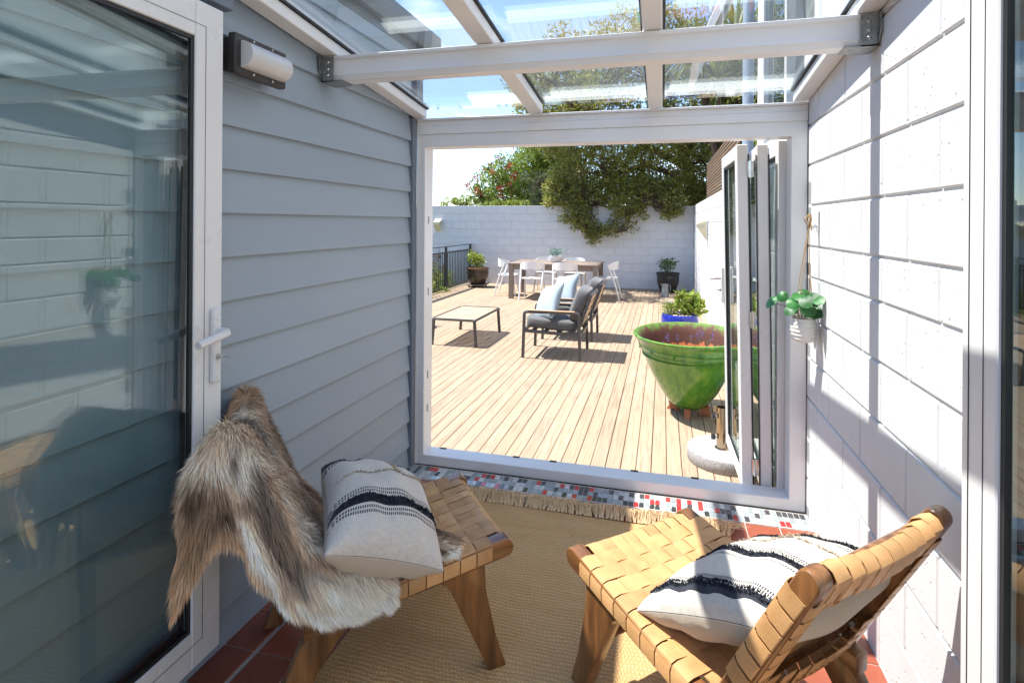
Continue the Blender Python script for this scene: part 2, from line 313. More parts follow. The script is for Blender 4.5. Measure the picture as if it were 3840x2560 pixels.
    def ribbon(s, pts, wdir, w, th):
        pts = [Vector(p) for p in pts]; wdir = Vector(wdir).normalized(); m = len(pts); vs = []
        for i, p in enumerate(pts):
            d = (pts[min(i + 1, m - 1)] - pts[max(i - 1, 0)]).normalized(); nrm = d.cross(wdir).normalized()
            for a, b_ in ((-.5, -.5), (.5, -.5), (.5, .5), (-.5, .5)): vs.append(p + wdir * (a * w) + nrm * (b_ * th))
        fs = [(i * 4 + j, i * 4 + (j + 1) % 4, (i + 1) * 4 + (j + 1) % 4, (i + 1) * 4 + j) for i in range(m - 1) for j in range(4)]
        return s.add(vs, fs + [(3, 2, 1, 0), tuple((m - 1) * 4 + j for j in range(4))])

def mesh(name, mb, mat, smooth=35, bev=0, seg=2, norm=True):
    me = bpy.data.meshes.new(name); me.from_pydata(mb.v, [], mb.f)
    if norm or bev:
        bm = bmesh.new(); bm.from_mesh(me)
        if norm: bmesh.ops.recalc_face_normals(bm, faces=bm.faces[:])
        if bev:
            ed = [e for e in bm.edges if len(e.link_faces) == 2 and e.calc_face_angle(0) > R(30)]
            bmesh.ops.bevel(bm, geom=ed, offset=bev, segments=seg, profile=.6, affect='EDGES', clamp_overlap=True)
        bm.to_mesh(me); bm.free()
    if mat: me.materials.append(MATS[mat])
    if smooth:
        me.polygons.foreach_set('use_smooth', [True] * len(me.polygons)); me.set_sharp_from_angle(angle=R(smooth))
    return me
def put(name, me, parent=None, loc=(0, 0, 0), rot=(0, 0, 0), scale=(1, 1, 1)):
    o = bpy.data.objects.new(name, me); COL.objects.link(o); o.location = loc; o.rotation_euler = rot; o.scale = scale
    if parent is not None: o.parent = parent
    return o
def part(name, mb, mat, parent=None, loc=(0, 0, 0), rot=(0, 0, 0), **kw):
    return put(name, mesh(name, mb, mat, **kw), parent, loc, rot)
def tag(o, label, cat, group=None, kind=None):
    o['label'] = label; o['category'] = cat
    if group: o['group'] = group
    if kind: o['kind'] = kind
    return o
def thing(name, label, cat, loc=(0, 0, 0), rz=0, group=None, rot=None):
    o = bpy.data.objects.new(name, None); COL.objects.link(o); o.location = loc; o.rotation_euler = rot or (0, 0, rz); o.empty_display_size = .1
    return tag(o, label, cat, group)
def struct(o): o['kind'] = 'structure'; return o
def wloc(t): return tuple(-c for c in t.location)      # offset for parts modelled in world coordinates under an unrotated Empty
def copy_tree(o, parent=None):
    c = o.copy(); COL.objects.link(c); c.parent = parent
    for ch in list(o.children): copy_tree(ch, c)
    return c
def leaves(pts, L, W, nrm=None, spread=1.0, fold=.15, jl=.35):
    """one folded diamond leaf per point; nrm gives the mean growing direction"""
    n = len(pts); pts = np.asarray(pts, float); d = rng.normal(size=(n, 3)) * spread + (0 if nrm is None else np.asarray(nrm, float)); d /= np.linalg.norm(d, axis=1)[:, None] + 1e-9
    t = rng.normal(size=(n, 3)); s = np.cross(d, t); s /= np.linalg.norm(s, axis=1)[:, None] + 1e-9; u = np.cross(s, d)
    l = (L * (1 + rng.uniform(-jl, jl, n)))[:, None]; w = (W * (1 + rng.uniform(-jl, jl, n)))[:, None]
    a = pts; b = pts + d * l * .5 + s * w * .5 + u * w * fold; c = pts + d * l; e = pts + d * l * .5 - s * w * .5 + u * w * fold
    V = np.stack([a, b, c, e], 1).reshape(-1, 3); F = [(4 * i, 4 * i + 1, 4 * i + 2, 4 * i + 3) for i in range(n)]
    return V, F
def leafpart(name, V, F, mat, parent, loc=(0, 0, 0)):
    me = bpy.data.meshes.new(name); me.from_pydata(np.asarray(V).tolist(), [], F); me.materials.append(MATS[mat]); o = put(name, me, parent, loc)
    if name != 'crown': o['kind'] = 'stuff'
    return o
def clumps(centers, per, rad, L, W, up=.5):
    P = []; N = []
    for c in centers:
        k = max(3, int(per * random.uniform(.6, 1.4))); q = rng.normal(size=(k, 3)); q /= np.linalg.norm(q, axis=1)[:, None]
        rr = rad * random.uniform(.7, 1.3) * rng.uniform(.25, 1, k)[:, None] ** .6; P.append(np.asarray(c) + q * rr * (1, 1, .8)); N.append(q * 1.1 + np.array((0, 0, up)))
    return leaves(np.vstack(P), L, W, np.vstack(N), .45)

W = 2.142; ZD = -.128; YF = 10.69
# ------------------------------------------------------------------ ground, floors, deck
ground = struct(part('ground', MB().grid([[(x, y, -.75 + (0 if abs(x) < 60 else .0)) for y in (-400, -40, -5, 5, 15, 60, 600)] for x in (-500, -60, -10, 0, 10, 60, 500)]), 'ground', smooth=0))

floor = struct(part('floor', MB().box((0, -6.2, -.10), (W, 0, -.004)), 'grout', smooth=0))
tile_me = mesh('tile', MB().box((-.0745, -.0795, -.01), (.0745, .0795, 0), .003), 'terracotta_tile')
for i in range(14):
    for j in range(19):
        x = W - .1538 * (i + .5); y = -.175 - .164 * (j + .5)
        if x > .0745: put('tile', tile_me, floor, (x, y, random.uniform(-.0006, .0006)))
        elif j >= 0: put('tile', tile_me, floor, (.0665, y, random.uniform(-.0006, .0006)), (0, 0, 0), (.84, 1, 1))
room_floor = struct(part('room_floor', MB().box((-3, -9.5, -.12), (W + 2.5, -3.31, .004)), 'fence_wood', smooth=0))

mosaic = struct(part('mosaic_border', MB().box((0.0, -.171, -.02), (W, -.001, .0005)), 'grout', smooth=0))
mms = {c: mesh('mosaic_tile', MB().box((-.0118, -.0226, -.006), (.0118, .0226, .0028), .0012), 'mosaic_' + c) for c in ('red', 'dark', 'grey', 'pale')}
for i in range(80):
    for j in range(3):
        c = random.choices(('red', 'dark', 'grey', 'pale'), (.15, .26, .38, .21))[0]
        put('mosaic_tile', mms[c], mosaic, (.022 + .0265 * i, -.044 - .0485 * j, 0))

deck = struct(part('deck', MB().box((-3.42, .12, -.30), (W, YF - .002, -.225)), 'fence_wood', smooth=0))
bl = YF - .135; seg = []
for i in range(59):
    x = W - .045 - .0955 * i
    if x < -3.42: break
    cuts = [.13]; y = .13
    while y < YF - .6: y += random.choice((3.6, 4.2, 4.8, 5.4)) if y > .2 else random.uniform(1.2, 4.6); cuts.append(min(y, YF - .003))
    if cuts[-1] < YF - .003: cuts.append(YF - .003)
    for a, b_ in zip(cuts[:-1], cuts[1:]):
        if b_ - a < .15: continue
        put('deck_board', mesh('deck_board', MB().box((-.0455, -(b_ - a) / 2 + .001, -.03), (.0455, (b_ - a) / 2 - .001, 0), .0025), 'deck_wood'), deck, (x + random.uniform(-.0008, .0008), (a + b_) / 2, ZD + random.uniform(-.001, .001)))

# ------------------------------------------------------------------ block walls
blk = mesh('block', MB().box((-.05, -.1970, -.0955), (.05, .1970, .0955), .0045), 'block_paint')
hlf = mesh('block', MB().box((-.05, -.0992, -.0955), (.05, .0992, .0955), .0035), 'block_paint')
low = mesh('block', MB().box((-.05, -.1970, -.0705), (.05, .1970, .0705), .0045), 'block_paint')
lowh = mesh('block', MB().box((-.05, -.0992, -.0705), (.05, .0992, .0705), .0035), 'block_paint')
def course_z():   # joint heights measured on the wall: one course is only 150 high
    j = [1.7315, 1.5315, 1.3315, 1.1818]; z = [(1.7315 + .2 * k, .2) for k in (2, 1)]
    out = []; top = 1.7315 + .6
    js = [top, top - .2, top - .4, 1.7315, 1.5315, 1.3315, 1.1818] + [1.1818 - .2 * k for k in range(1, 7)]
    for a, b_ in zip(js[:-1], js[1:]): out.append(((a + b_) / 2, a - b_))
    return out
cw = thing('block_wall', 'white painted concrete block wall that the hanging planter is fixed to', 'wall', (W + .06, -1.7, 0))
part('mortar', MB().box((W + .0075, -3.3, -.12), (W + .105, .125, 2.33)), 'mortar', cw, wloc(cw), smooth=0)
for r, (z, h) in enumerate(course_z()):
    off = (0, .2)[r % 2]; y = .02 + off
    while y > -3.2:
        c = y - .2; me = (blk if h > .18 else low)
        if y - .4 < -3.3: break
        top = .124; a = y
        if a > top:
            if a - .4 < top - .19: put('block', hlf if h > .18 else lowh, cw, (-.01, c - .1 - cw.location[1], z))
        else: put('block', me, cw, (-.01, c - cw.location[1], z))
        y -= .4
dw = thing('block_wall', 'white painted block wall running along the deck below the slat fence', 'wall', (W + .06, 5.4, ZD))
part('mortar', MB().box((W + .0075, .128, -.45), (W + .115, YF + .2, 1.855)), 'mortar', dw, wloc(dw), smooth=0)
for r in range(11):
    z = 1.858 - .1 - .2 * r; y = .13 + (.2 if r % 2 else .4)
    if r % 2: put('block', hlf, dw, (-.01, .23 - 5.4, z - ZD))
    while y < YF + .05:
        if y > .3: put('block', blk, dw, (-.01, (y - .2 if y - .4 > .1 else y - .2) - 5.4, z - ZD))
        y += .4
fw = thing('block_wall', 'white painted block wall closing the end of the deck behind the dining table', 'wall', (-2, YF + .06, ZD))
part('mortar', MB().box((-6.6, YF + .0075, -.75), (W + .0, YF + .115, 1.85)), 'mortar', fw, wloc(fw), smooth=0)
blx = mesh('block', MB().box((-.1972, -.05, -.0955), (.1972, .05, .0955), .0035), 'block_paint'); blxh = mesh('block', MB().box((-.0972, -.05, -.0955), (.0972, .05, .0955), .0035), 'block_paint')
for r in range(11):
    z = 1.858 - .1 - .2 * r; x = W - .2 - (.2 if r % 2 else 0)
    if r % 2: put('block', blxh, fw, (W - .1 + 2, -.01, z - ZD))
    while x > -6.5:
        put('block', blx, fw, (x + 2, -.01 + random.uniform(-.0012, .0012), z - ZD)); x -= .4

# ------------------------------------------------------------------ weatherboard house on the left
hs = thing('weatherboard_house', 'blue-grey weatherboard house wall beside the chair with the fur hide', 'house', (-.5, -1.6, 0))
o_ = wloc(hs)
part('wall_core', MB().box((-5.2, -3.3, -.74), (-.012, .085, 2.44)), 'siding_trim', hs, o_, smooth=0)
HB = .14944; Z0 = 1.9152
prof = [(-.011, HB + .018), (-.003, HB + .018), (.0165, 0), (.0155, -.002), (-.011, -.002)]
bm_ = mesh('board', MB().prism([(x, z) for x, z in prof], 1, -1.625, 1.625), 'siding', smooth=0)
for i in range(-3, 14): put('board', bm_, hs, (.5, -1.68 + 1.6, Z0 - i * HB))
part('board', MB().prism([(-.011, .075), (.0, .075), (.0155, 0), (-.011, 0)], 1, -3.305, -.055), 'siding', hs, (o_[0], o_[1], 2.365), smooth=0)
part('corner_board', MB().box((-.012, -.053, -.01), (.028, -.002, 2.05), .003).box((-.012, -.0015, 2.02), (.026, .088, 2.43), .003), 'siding_trim', hs, o_)
part('deck_side_board', MB().box((-5.2, .0855, -.5), (-.03, .10, 2.43)), 'siding', hs, o_, smooth=0)
part('fascia', MB().box((-.02, -3.3, 2.442), (.012, .20, 2.56), .003).box((-5.2, .10, 2.445), (-.02, .19, 2.555), .003), 'gutter_metal', hs, o_)
gp = [(.0, 2.50), (.018, 2.485), (.046, 2.485), (.058, 2.51), (.060, 2.60), (.052, 2.612), (.046, 2.605), (.046, 2.52), (.0, 2.52)]
part('gutter', MB().prism([(x + .012, z) for x, z in gp], 1, -3.3, .26), 'gutter_metal', hs, o_)
part('gutter', MB().prism([(y + .19, z) for y, z in gp], 0, -5.2, .05), 'gutter_metal', hs, o_)
part('roof', MB().prism([(.03, 2.585), (.03, 2.60), (-2.6, 3.55), (-5.3, 2.60), (-5.3, 2.585), (-2.6, 3.50)], 1, -3.3, .21), 'roof_metal', hs, o_, smooth=0)
part('eave_block', MB().box((.012, -1.64, 2.135), (.06, -1.52, 2.19), .003), 'siding_trim', hs, o_)
# ------------------------------------------------------------------ glass lean-to roof
SL = .106
def zr(y): return 2.05 - SL * y
gr = thing('glass_roof', 'white framed glass lean-to roof over the sunroom', 'roof', (1.07, -1.5, 2.05)); g_ = wloc(gr)
YB = -3.29
def rafter(name, x0, x1, h=.05, mat='white_paint', dz=0, y0=-.005):
    p = [(y0, zr(y0) + dz), (YB, zr(YB) + dz), (YB, zr(YB) + dz + h), (y0, zr(y0) + dz + h)]
    return part(name, MB().prism(p, 0, x0, x1), mat, gr, g_, bev=.003 if h > .02 else 0, seg=1)
rafter('wall_plate', .017, .091); rafter('wall_plate', 2.070, W - .003); rafter('rafter', .715, .790); rafter('rafter', 1.367, 1.438)
for a, b_ in ((.019, .102), (.704, .801), (1.357, 1.449), (2.058, W - .005)): rafter('gasket', a, b_, .009, 'gasket', .0505)
for a, b_ in ((.09, .71), (.796, 1.362), (1.444, 2.064)): rafter('glass_pane', a, b_, .010, 'glass_roof', .0600, .05)
for a, b_ in ((.02, .086), (.72, .785), (1.372, 1.433), (2.075, W - .006)): rafter('capping', a, b_, .014, 'white_paint', .0705, .05)
# cross beam with joist hangers
bp_ = [(-.950, 2.062), (-.944, 2.042), (-.876, 2.042), (-.870, 2.062), (-.870, 2.148), (-.958, 2.148), (-.958, 2.131), (-.950, 2.128), (-.950, 2.070), (-.954, 2.067)]
part('beam', MB().prism(bp_, 0, .022, W - .006), 'white_paint', gr, g_, bev=.0015, seg=1)
def hanger(side):
    x = .021 if side < 0 else W - .005; d = 1 if side < 0 else -1; m = MB()
    m.box((x, -.9625, 2.036), (x + d * .055, -.9595, 2.145)).box((x, -.866, 2.036), (x + d * .055, -.863, 2.145))
    m.prism([(x, 2.0365), (x + d * .055, 2.0365), (x + d * .10, 2.0395), (x + d * .1, 2.0415), (x, 2.0415)], 1, -.9625, -.863)
    m.prism([(-.9625, 2.145), (-.985, 2.145), (-.985, 2.08), (-.955, 2.036), (-.9625, 2.036)], 0, x, x + d * .004)
    o = part('joist_hanger', m, 'galv', gr, g_, smooth=0)
    for z in (2.065, 2.09, 2.12):
        part('bolt', MB().lathe([(.0001, -.002), (.006, -.002), (.007, .0), (.004, .004), (.0001, .004)], 10), 'steel', o, (x + d * .03, -.9635, z), (R(90), 0, 0))
hanger(-1); hanger(1)

# ------------------------------------------------------------------ bifold door set
bf = thing('bifold_door', 'white framed bifold door set folded open onto the deck', 'door', (1.07, .06, 0)); f_ = wloc(bf)
X0, X1 = .0285, W - .003
part('jamb', MB().box((X0, 0, .0602), (.080, .12, 1.8798), .002).box((X0 + .001, -.004, .001), (X0 + .012, -.0005, 2.04)), 'white_paint', bf, f_)
part('jamb', MB().box((2.065, 0, .0602), (X1, .12, 1.8798), .002), 'white_paint', bf, f_)
part('sill', MB().box((X0, 0, -.005), (X1, .125, .060), .002).box((X0 + .03, .126, -.06), (X1 - .03, .16, .035), .002), 'white_paint', bf, f_)
part('head', MB().box((X0, 0, 1.880), (X1, .12, 1.955), .002).box((X0, -.006, 1.9555), (X1, .12, 2.003), .002).box((X0, -.0, 2.0035), (X1, .12, 2.036), .002).box((X0, -.012, 2.0365), (X1, .13, 2.049), .002), 'white_paint', bf, f_)
part('sealant', MB().bar((X0, -.004, .002), (X1, -.004, .002), .006, .006), 'gasket', bf, f_, smooth=0)
for x in (.16, .62, .84, 1.30, 1.62): part('drain_cap', MB().box((x - .02, .108, .0605), (x + .02, .124, .0635), .001), 'gasket', bf, f_)
for z in (1.02, .52, .32, 1.45): part('keeper', MB().box((.0803, .05, z - .022), (.0825, .062, z + .022), .0008), 'galv', bf, f_)
def door_leaf(name, parent, L, Hh, T=.055, sw=.075, z0=0, gmat='glass_leaf'):
    """leaf in local x (0..L), y thickness, z up; stiles and rails, glazing bead, gasket, pane"""
    m = MB()
    m.box((0, 0, 0), (sw, T, Hh), .003).box((L - sw, 0, 0), (L, T, Hh), .003).box((sw + .0003, .0005, 0), (L - sw - .0003, T - .0005, sw), .003).box((sw + .0003, .0005, Hh - sw), (L - sw - .0003, T - .0005, Hh), .003)
    o = part(name, m, 'door_white', parent)
    b = MB(); e = .012
    for y0, y1 in ((.006, .016), (T - .016, T - .006)):
        b.box((sw + .0005, y0, sw + .0005), (sw + e, y1, Hh - sw - .0005)).box((L - sw - e, y0, sw + .0005), (L - sw - .0005, y1, Hh - sw - .0005)).box((sw + e + .0002, y0, sw + .0005), (L - sw - e - .0002, y1, sw + e)).box((sw + e + .0002, y0, Hh - sw - e), (L - sw - e - .0002, y1, Hh - sw - .0005))
    part('gasket', b, 'gasket', o, smooth=0)
    part('glass_pane', MB().box((sw + .002, T / 2 - .011, sw + .002), (L - sw - .002, T / 2 + .011, Hh - sw - .002)), gmat, o, smooth=0)
    return o
TILT = .026
def place_leaf(x, y, ang, tilt, z):
    o = door_leaf('door_leaf', bf, .655, 1.835)
    Mx = Matrix.Translation(Vector((x, y, z)) - bf.location) @ Matrix.Rotation(tilt, 4, 'Y') @ Matrix.Rotation(ang, 4, 'Z')
    o.matrix_local = Mx; return o
l1 = place_leaf(1.916, .135, R(91.2), -.021, .03)
l2 = place_leaf(2.010, .14, R(88.2), -.017, .028)
l3 = place_leaf(2.086, .13, R(90.4), -.002, .045)
for z in (.12, .90, 1.70):
    h_ = part('hinge', MB().tube([(0, 0, -.045), (0, 0, .045)], .0085, 10).box((-.016, -.003, -.042), (-.001, .002, .042), .001).box((.001, -.003, -.042), (.016, .002, .042), .001), 'steel', l1, (-.006, -.012, z), (0, 0, R(90)))
for z in (.35, .75, 1.15, 1.55): part('screw_cover', MB().lathe([(.0001, 0), (.007, 0), (.006, .002), (.0001, .003)], 10), 'door_white', l2, (-.0005, .028, z), (0, R(-90), 0))
part('weather_seal', MB().box((-.004, .0565, .02), (.004, .062, 1.78)).box((-.004, -.007, .02), (.004, -.001, 1.78)), 'gasket', l2, smooth=0)
part('weather_seal', MB().box((-.004, -.007, .02), (.004, -.001, 1.78)), 'gasket', l1, smooth=0)
part('bottom_guide', MB().box((-.02, .01, -.028), (.03, .045, -.001), .002), 'bronze_steel', l2)
def lever(parent, loc, rz, flip=1):
    o = part('handle', MB().box((-.016, -.018, -.115), (.016, 0, .115), .004), 'door_white', parent, loc, (0, 0, rz))
    part('lever', MB().tube([(0, -.012, .045), (0, -.05, .045), (flip * .012, -.062, .044), (flip * .13, -.066, .028)], [.011, .012, .0135, .012], 8), 'door_white', o)
    part('lock_cylinder', MB().tube([(0, -.012, -.035), (0, -.026, -.035)], .009, 12), 'steel', o)
    part('key', MB().tube([(0, -.024, -.035), (0, -.040, -.035)], .004, 8).box((-.009, -.056, -.0362), (.009, -.038, -.0338), .001), 'steel', o)
    for z in (.085, -.095): part('screw_cover', MB().lathe([(.0001, 0), (.008, 0), (.007, .003), (.0001, .004)], 12), 'door_white', o, (0, -.0175, z), (R(90), 0, 0))
    return o
lever(l1, (.655 - .037, .056, 1.02), R(180), -1)
lever(l1, (.655 - .037, -.001, 1.02), 0, -1)

# ------------------------------------------------------------------ french doors either side of the viewer
dl = thing('glass_door', 'white framed glass door with lever handle opened against the blue-grey weatherboards', 'door', (.0, 0, 0))
ol = door_leaf('door_frame', dl, .90, 2.024, .045, .112, gmat='glass_door')
# leading edge at y=-1.59, leaf runs towards the viewer almost parallel to the wall
dl.location = (.036, -1.588, .084); dl.rotation_euler = (0, 0, R(-89.3))
part('bead_line', MB().box((.0725, .0452, .0725), (.0735, .0462, 1.9515)).box((.0735, .0452, .0725), (.828, .0462, .0735)).box((.0735, .0452, 1.9505), (.828, .0462, 1.9515)), 'gasket', ol, smooth=0)
lever(ol, (.036, .0455, .965), R(180), -1)
dr = thing('glass_door', 'white framed glass door opened beside the white block wall behind the cushioned chair', 'door', (.0, 0, 0))
orr = door_leaf('door_frame', dr, 1.22, 2.112, .045, .112, gmat='glass_door')
dr.location = (1.972, -1.885, .022); dr.rotation_euler = (0, 0, R(-90.5))
part('bead_line', MB().box((.0725, -.0012, .0725), (.0735, -.0002, 2.0395)).box((.024, -.0012, .01), (.026, -.0002, 2.10)), 'gasket', orr, smooth=0)

# ------------------------------------------------------------------ woven leather lounge chairs
def lounge_chair(label):
    t = thing('lounge_chair', label, 'chair', group='woven leather lounge chairs')
    def rail_z(v): return .398 - .168 * v          # centre line of the seat rail
    for sgn in (-1, 1):
        u = sgn * .247
        # seat rail with rounded nose
        pts = [(.62, rail_z(.62) - .028), (.62, rail_z(.62) + .026)] + [(-.012 - .032 * math.cos(a), rail_z(-.01) + .031 * math.sin(a)) for a in np.linspace(R(90), R(-90), 9)]
        part('seat_rail', MB().prism(pts, 0, u - .026, u + .026), 'wood', t, bev=.008, seg=3)
        pts = [(.060, .372), (.25, .335), (.215, .333), (.19, .318), (.172, .29), (.040, .0), (-.022, .0), (.018, .12), (.052, .27)]
        part('leg', MB().prism(pts, 0, sgn * .243 - .023, sgn * .243 + .023), 'wood_leg', t, bev=.007, seg=2)
        pts = [(.42, .318), (.60, .285), (.635, .235), (.735, 0), (.672, 0), (.60, .12), (.55, .2), (.50, .262), (.46, .29)]
        part('leg', MB().prism(pts, 0, sgn * .243 - .022, sgn * .243 + .022), 'wood_leg', t, bev=.007, seg=2)
        d = np.array((.280, .530)); d /= np.linalg.norm(d); n = np.array((-d[1], d[0])); a = np.array((.525, .262)); b_ = np.array((.792, .770))
        pts = [a + n * .028, a - n * .030] + [b_ - d * .0 + (-n * math.cos(q) * .026 + d * math.sin(q) * .027) for q in np.linspace(0, math.pi, 9)]
        part('back_post', MB().prism([tuple(p) for p in pts], 0, u - .0245, u + .0245), 'wood_leg', t, bev=.008, seg=3)
    for nm, v, z, r in (('front_bar', -.002, .396, .017), ('rear_bar', .50, .302, .017), ('top_bar', .788, .762, .017), ('lower_back_bar', .602, .415, .018), ('stretcher', .095, .20, .014)):
        part(nm, MB().tube([(-.235, v, z), (-.12, v, z), (0, v, z), (.12, v, z), (.235, v, z)], r, 10), 'wood', t)
    A = .0026; NL = 9; NC = 8; pl = .0478; pc = .0562
    us = [(i - (NL - 1) / 2) * pl for i in range(NL)]; vs_ = [.062 + pc * j for j in range(NC)]
    def sag(u): return -.014 * max(0, 1 - (u / .24) ** 2)
    def top(v): return rail_z(v) + .0335
    for i, u in enumerate(us):                      # front to back straps, wrapped over the front bar
        P = [(u, .045, rail_z(.04) - .022 + sag(u)), (u, .012, rail_z(0) - .029 + sag(u) * .8), (u, -.018, rail_z(0) - .022 + sag(u) * .6), (u, -.033, rail_z(0) + sag(u) * .5), (u, -.024, rail_z(0) + .022 + sag(u) * .5), (u, .0, top(0) + sag(u) * .6), (u, .03, top(.03) + sag(u) * .8)]
        for j, v in enumerate(vs_):
            s_ = A * (-1) ** (i + j)
            for dv, f in ((-.018, .75), (0, 1), (.018, .75)): P.append((u, v + dv, top(v + dv) + sag(u) + s_ * f))
        P += [(u, .50, top(.50) + sag(u)), (u, .523, top(.52) - .012 + sag(u)), (u, .52, .285)]
        part('strap', MB().ribbon(P, (1, 0, 0), .0450, .0020), 'leather', t, smooth=50)
    for j, v in enumerate(vs_):                     # cross straps, wrapped round the side rails
        P = [(-.215, v, rail_z(v) - .0315), (-.258, v, rail_z(v) - .0315), (-.2745, v, rail_z(v) - .02), (-.2755, v, rail_z(v) + .015), (-.268, v, top(v) - .003), (-.25, v, top(v) + .0005)]
        for i, u in enumerate(us):
            s_ = -A * (-1) ** (i + j)
            for du, f in ((-.015, .75), (0, 1), (.015, .75)): P.append((u + du, v, top(v) + sag(u + du) + s_ * f))
        Q = [(-x, y, z) for x, y, z in P[:6]][::-1]
        part('strap', MB().ribbon(P + Q, (0, 1, -.168), .0525, .0020), 'leather', t, smooth=50)
    d = np.array((.280, .530)); d /= np.linalg.norm(d); n = np.array((-d[1], d[0])); a0 = np.array((.602, .415))
    Lb = float(np.dot(np.array((.788, .762)) - a0, d)); NB = 6; ts = [.045 + (Lb - .075) * (j + .3) / (NB - .2) for j in range(NB)]
    B = lambda u, s_, off: (u, *(a0 + d * s_ + n * off))
    def bsag(u): return -.030 * max(0, 1 - (u / .24) ** 2)
    for i, u in enumerate(us):
        g = bsag(u)
        P = [B(u, .07, -.0235 + g), B(u, .02, -.024 + g), B(u, -.012, -.019 + g), B(u, -.024, 0 + g), B(u, -.013, .02 + g), B(u, .01, .027 + g)]
        for j, s_ in enumerate(ts):
            w = A * (-1) ** (i + j)
            for ds, f in ((-.015, .75), (0, 1), (.015, .75)): P.append(B(u, s_ + ds, .030 + g + w * f))
        P += [B(u, Lb + .008, .03 + g * .9), B(u, Lb + .027, .016 + g * .7), B(u, Lb + .030, -.004 + g * .6), B(u, Lb + .02, -.022 + g * .6), B(u, Lb - .02, -.024 + g * .6), B(u, Lb - .05, -.022 + g * .7)]
        st = part('strap', MB().ribbon(P, (1, 0, 0), .0450, .0020), 'leather', t, smooth=50)
        for du in (-.011, .011):
            c = B(u + du, .035, -.0252 + g); part('stud', MB().lathe([(.0001, .003), (.003, .002), (.0042, 0), (.0042, -.001)], 8), 'brass_stud', st, c, (math.atan2(d[1], -d[0]) , 0, 0) if False else (R(90) + math.atan2(d[1], d[0]) - R(90) + R(0), 0, 0))
    for j, s_ in enumerate(ts):
        P = [B(-.215, s_, -.032), B(-.256, s_, -.0325), B(-.2735, s_, -.02), B(-.2740, s_, .014), B(-.266, s_, .030), B(-.25, s_, .0325)]
        for i, u in enumerate(us):
            w = -A * (-1) ** (i + j)
            for du, f in ((-.015, .75), (0, 1), (.015, .75)): P.append(B(u + du, s_, .030 + bsag(u + du) + w * f))
        Q = [(-x, y, z) for x, y, z in P[:6]][::-1]
        part('strap', MB().ribbon(P + Q, (0, d[0], d[1]), .048, .0020), 'leather', t, smooth=50)
    return t
chair_r = lounge_chair('woven tan leather lounge chair standing in the sun by the white block wall')
chair_r.scale = (.965,) * 3; chair_r.location = (1.370, -1.160, .004); chair_r.rotation_euler = (0, 0, R(-135.6))
chair_l = copy_tree(chair_r); chair_l['label'] = 'woven tan leather lounge chair in the shade with a fur hide over its back'
chair_l.location = (.79, -1.14, .004); chair_l.rotation_euler = (0, 0, R(128))

# ------------------------------------------------------------------ striped cushions
def cushion(label, stripes, cloth, a=.235, b=.225, h=.085, seed=0):
    t = thing('cushion', label, 'cushion', group='striped hand-woven cushions'); N = 34
    rr = random.Random(seed)
    def pt(x, y, s):
        q = max(0, (1 - x * x) * (1 - y * y)); px = a * x * (1 - .09 * (1 - abs(x) ** 2 * 0) * (1 - y * y) * abs(x) ** 3); py = b * y * (1 - .09 * (1 - x * x) * abs(y) ** 3)
        w = .006 * math.sin(9 * x + 3 * y + seed) * q + .005 * math.sin(7 * y - 4 * x + 2 * seed) * q + .010 * math.sin(16 * x + seed) * (abs(y) ** 4) * q ** .3
        return (px, py, s * h * q ** .42 + w - .0015 * (s < 0))
    xs = [math.sin(math.pi / 2 * (2 * i / N - 1)) for i in range(N + 1)]
    m = MB().grid([[pt(x, y, 1) for y in xs] for x in xs]); m.grid([[pt(x, y, -1) for y in xs] for x in xs])
    part('cover', m, cloth, t, smooth=180, norm=True)
    tf = MB(); fr = MB()
    for yc, wd_ in stripes:
        for k in range(900):
            x = rr.uniform(-.985, .985); y = (yc + rr.uniform(-wd_, wd_)) / b; p = Vector(pt(x, y, 1)); dvec = Vector((rr.gauss(0, .45), rr.gauss(0, .45), 1)).normalized(); L = rr.uniform(.003, .0065); sx = Vector((rr.gauss(0, 1), rr.gauss(0, 1), rr.gauss(0, .3))).normalized() * .0022
            tf.add([p - sx - dvec * .002, p + sx - dvec * .002, p + dvec * L + sx * .6, p + dvec * L - sx * .6], [(0, 1, 2, 3)])
    def fringe(path, n):
        for k in range(n):
            x, y = path(rr.random()); p = Vector(pt(x, y, 1)); dvec = Vector((rr.gauss(0, .5), rr.gauss(-.6, .3), .7)).normalized(); L = rr.uniform(.006, .014); sx = Vector((1, rr.gauss(0, .4), rr.gauss(0, .3))).normalized() * .0016
            fr.add([p - sx - dvec * .002, p + sx - dvec * .002, p + dvec * L + sx * .6, p + dvec * L - sx * .6], [(0, 1, 2, 3)])
    fringe(lambda s: (-.95 + 1.9 * s, .16 + .12 * s), 330); fringe(lambda s: (.18 + rr.gauss(0, .012), .26 + .72 * s), 130)
    part('tufted_stripe', tf, 'black_tuft', t, smooth=0, norm=False); part('fringe', fr, 'fringe', t, smooth=0, norm=False)
    return t
def set_frame(o, loc, xa, za):
    x = Vector(xa).normalized(); z = Vector(za).normalized(); y = z.cross(x).normalized(); x = y.cross(z); M = Matrix((x, y, z)).transposed().to_4x4(); M.translation = Vector(loc)
    o.rotation_euler = M.to_euler(); o.location = loc
cl = cushion('cream cushion with black stripes resting on the fur hide', ST_L, 'cushion_cloth', a=.175, b=.215, h=.125, seed=1)
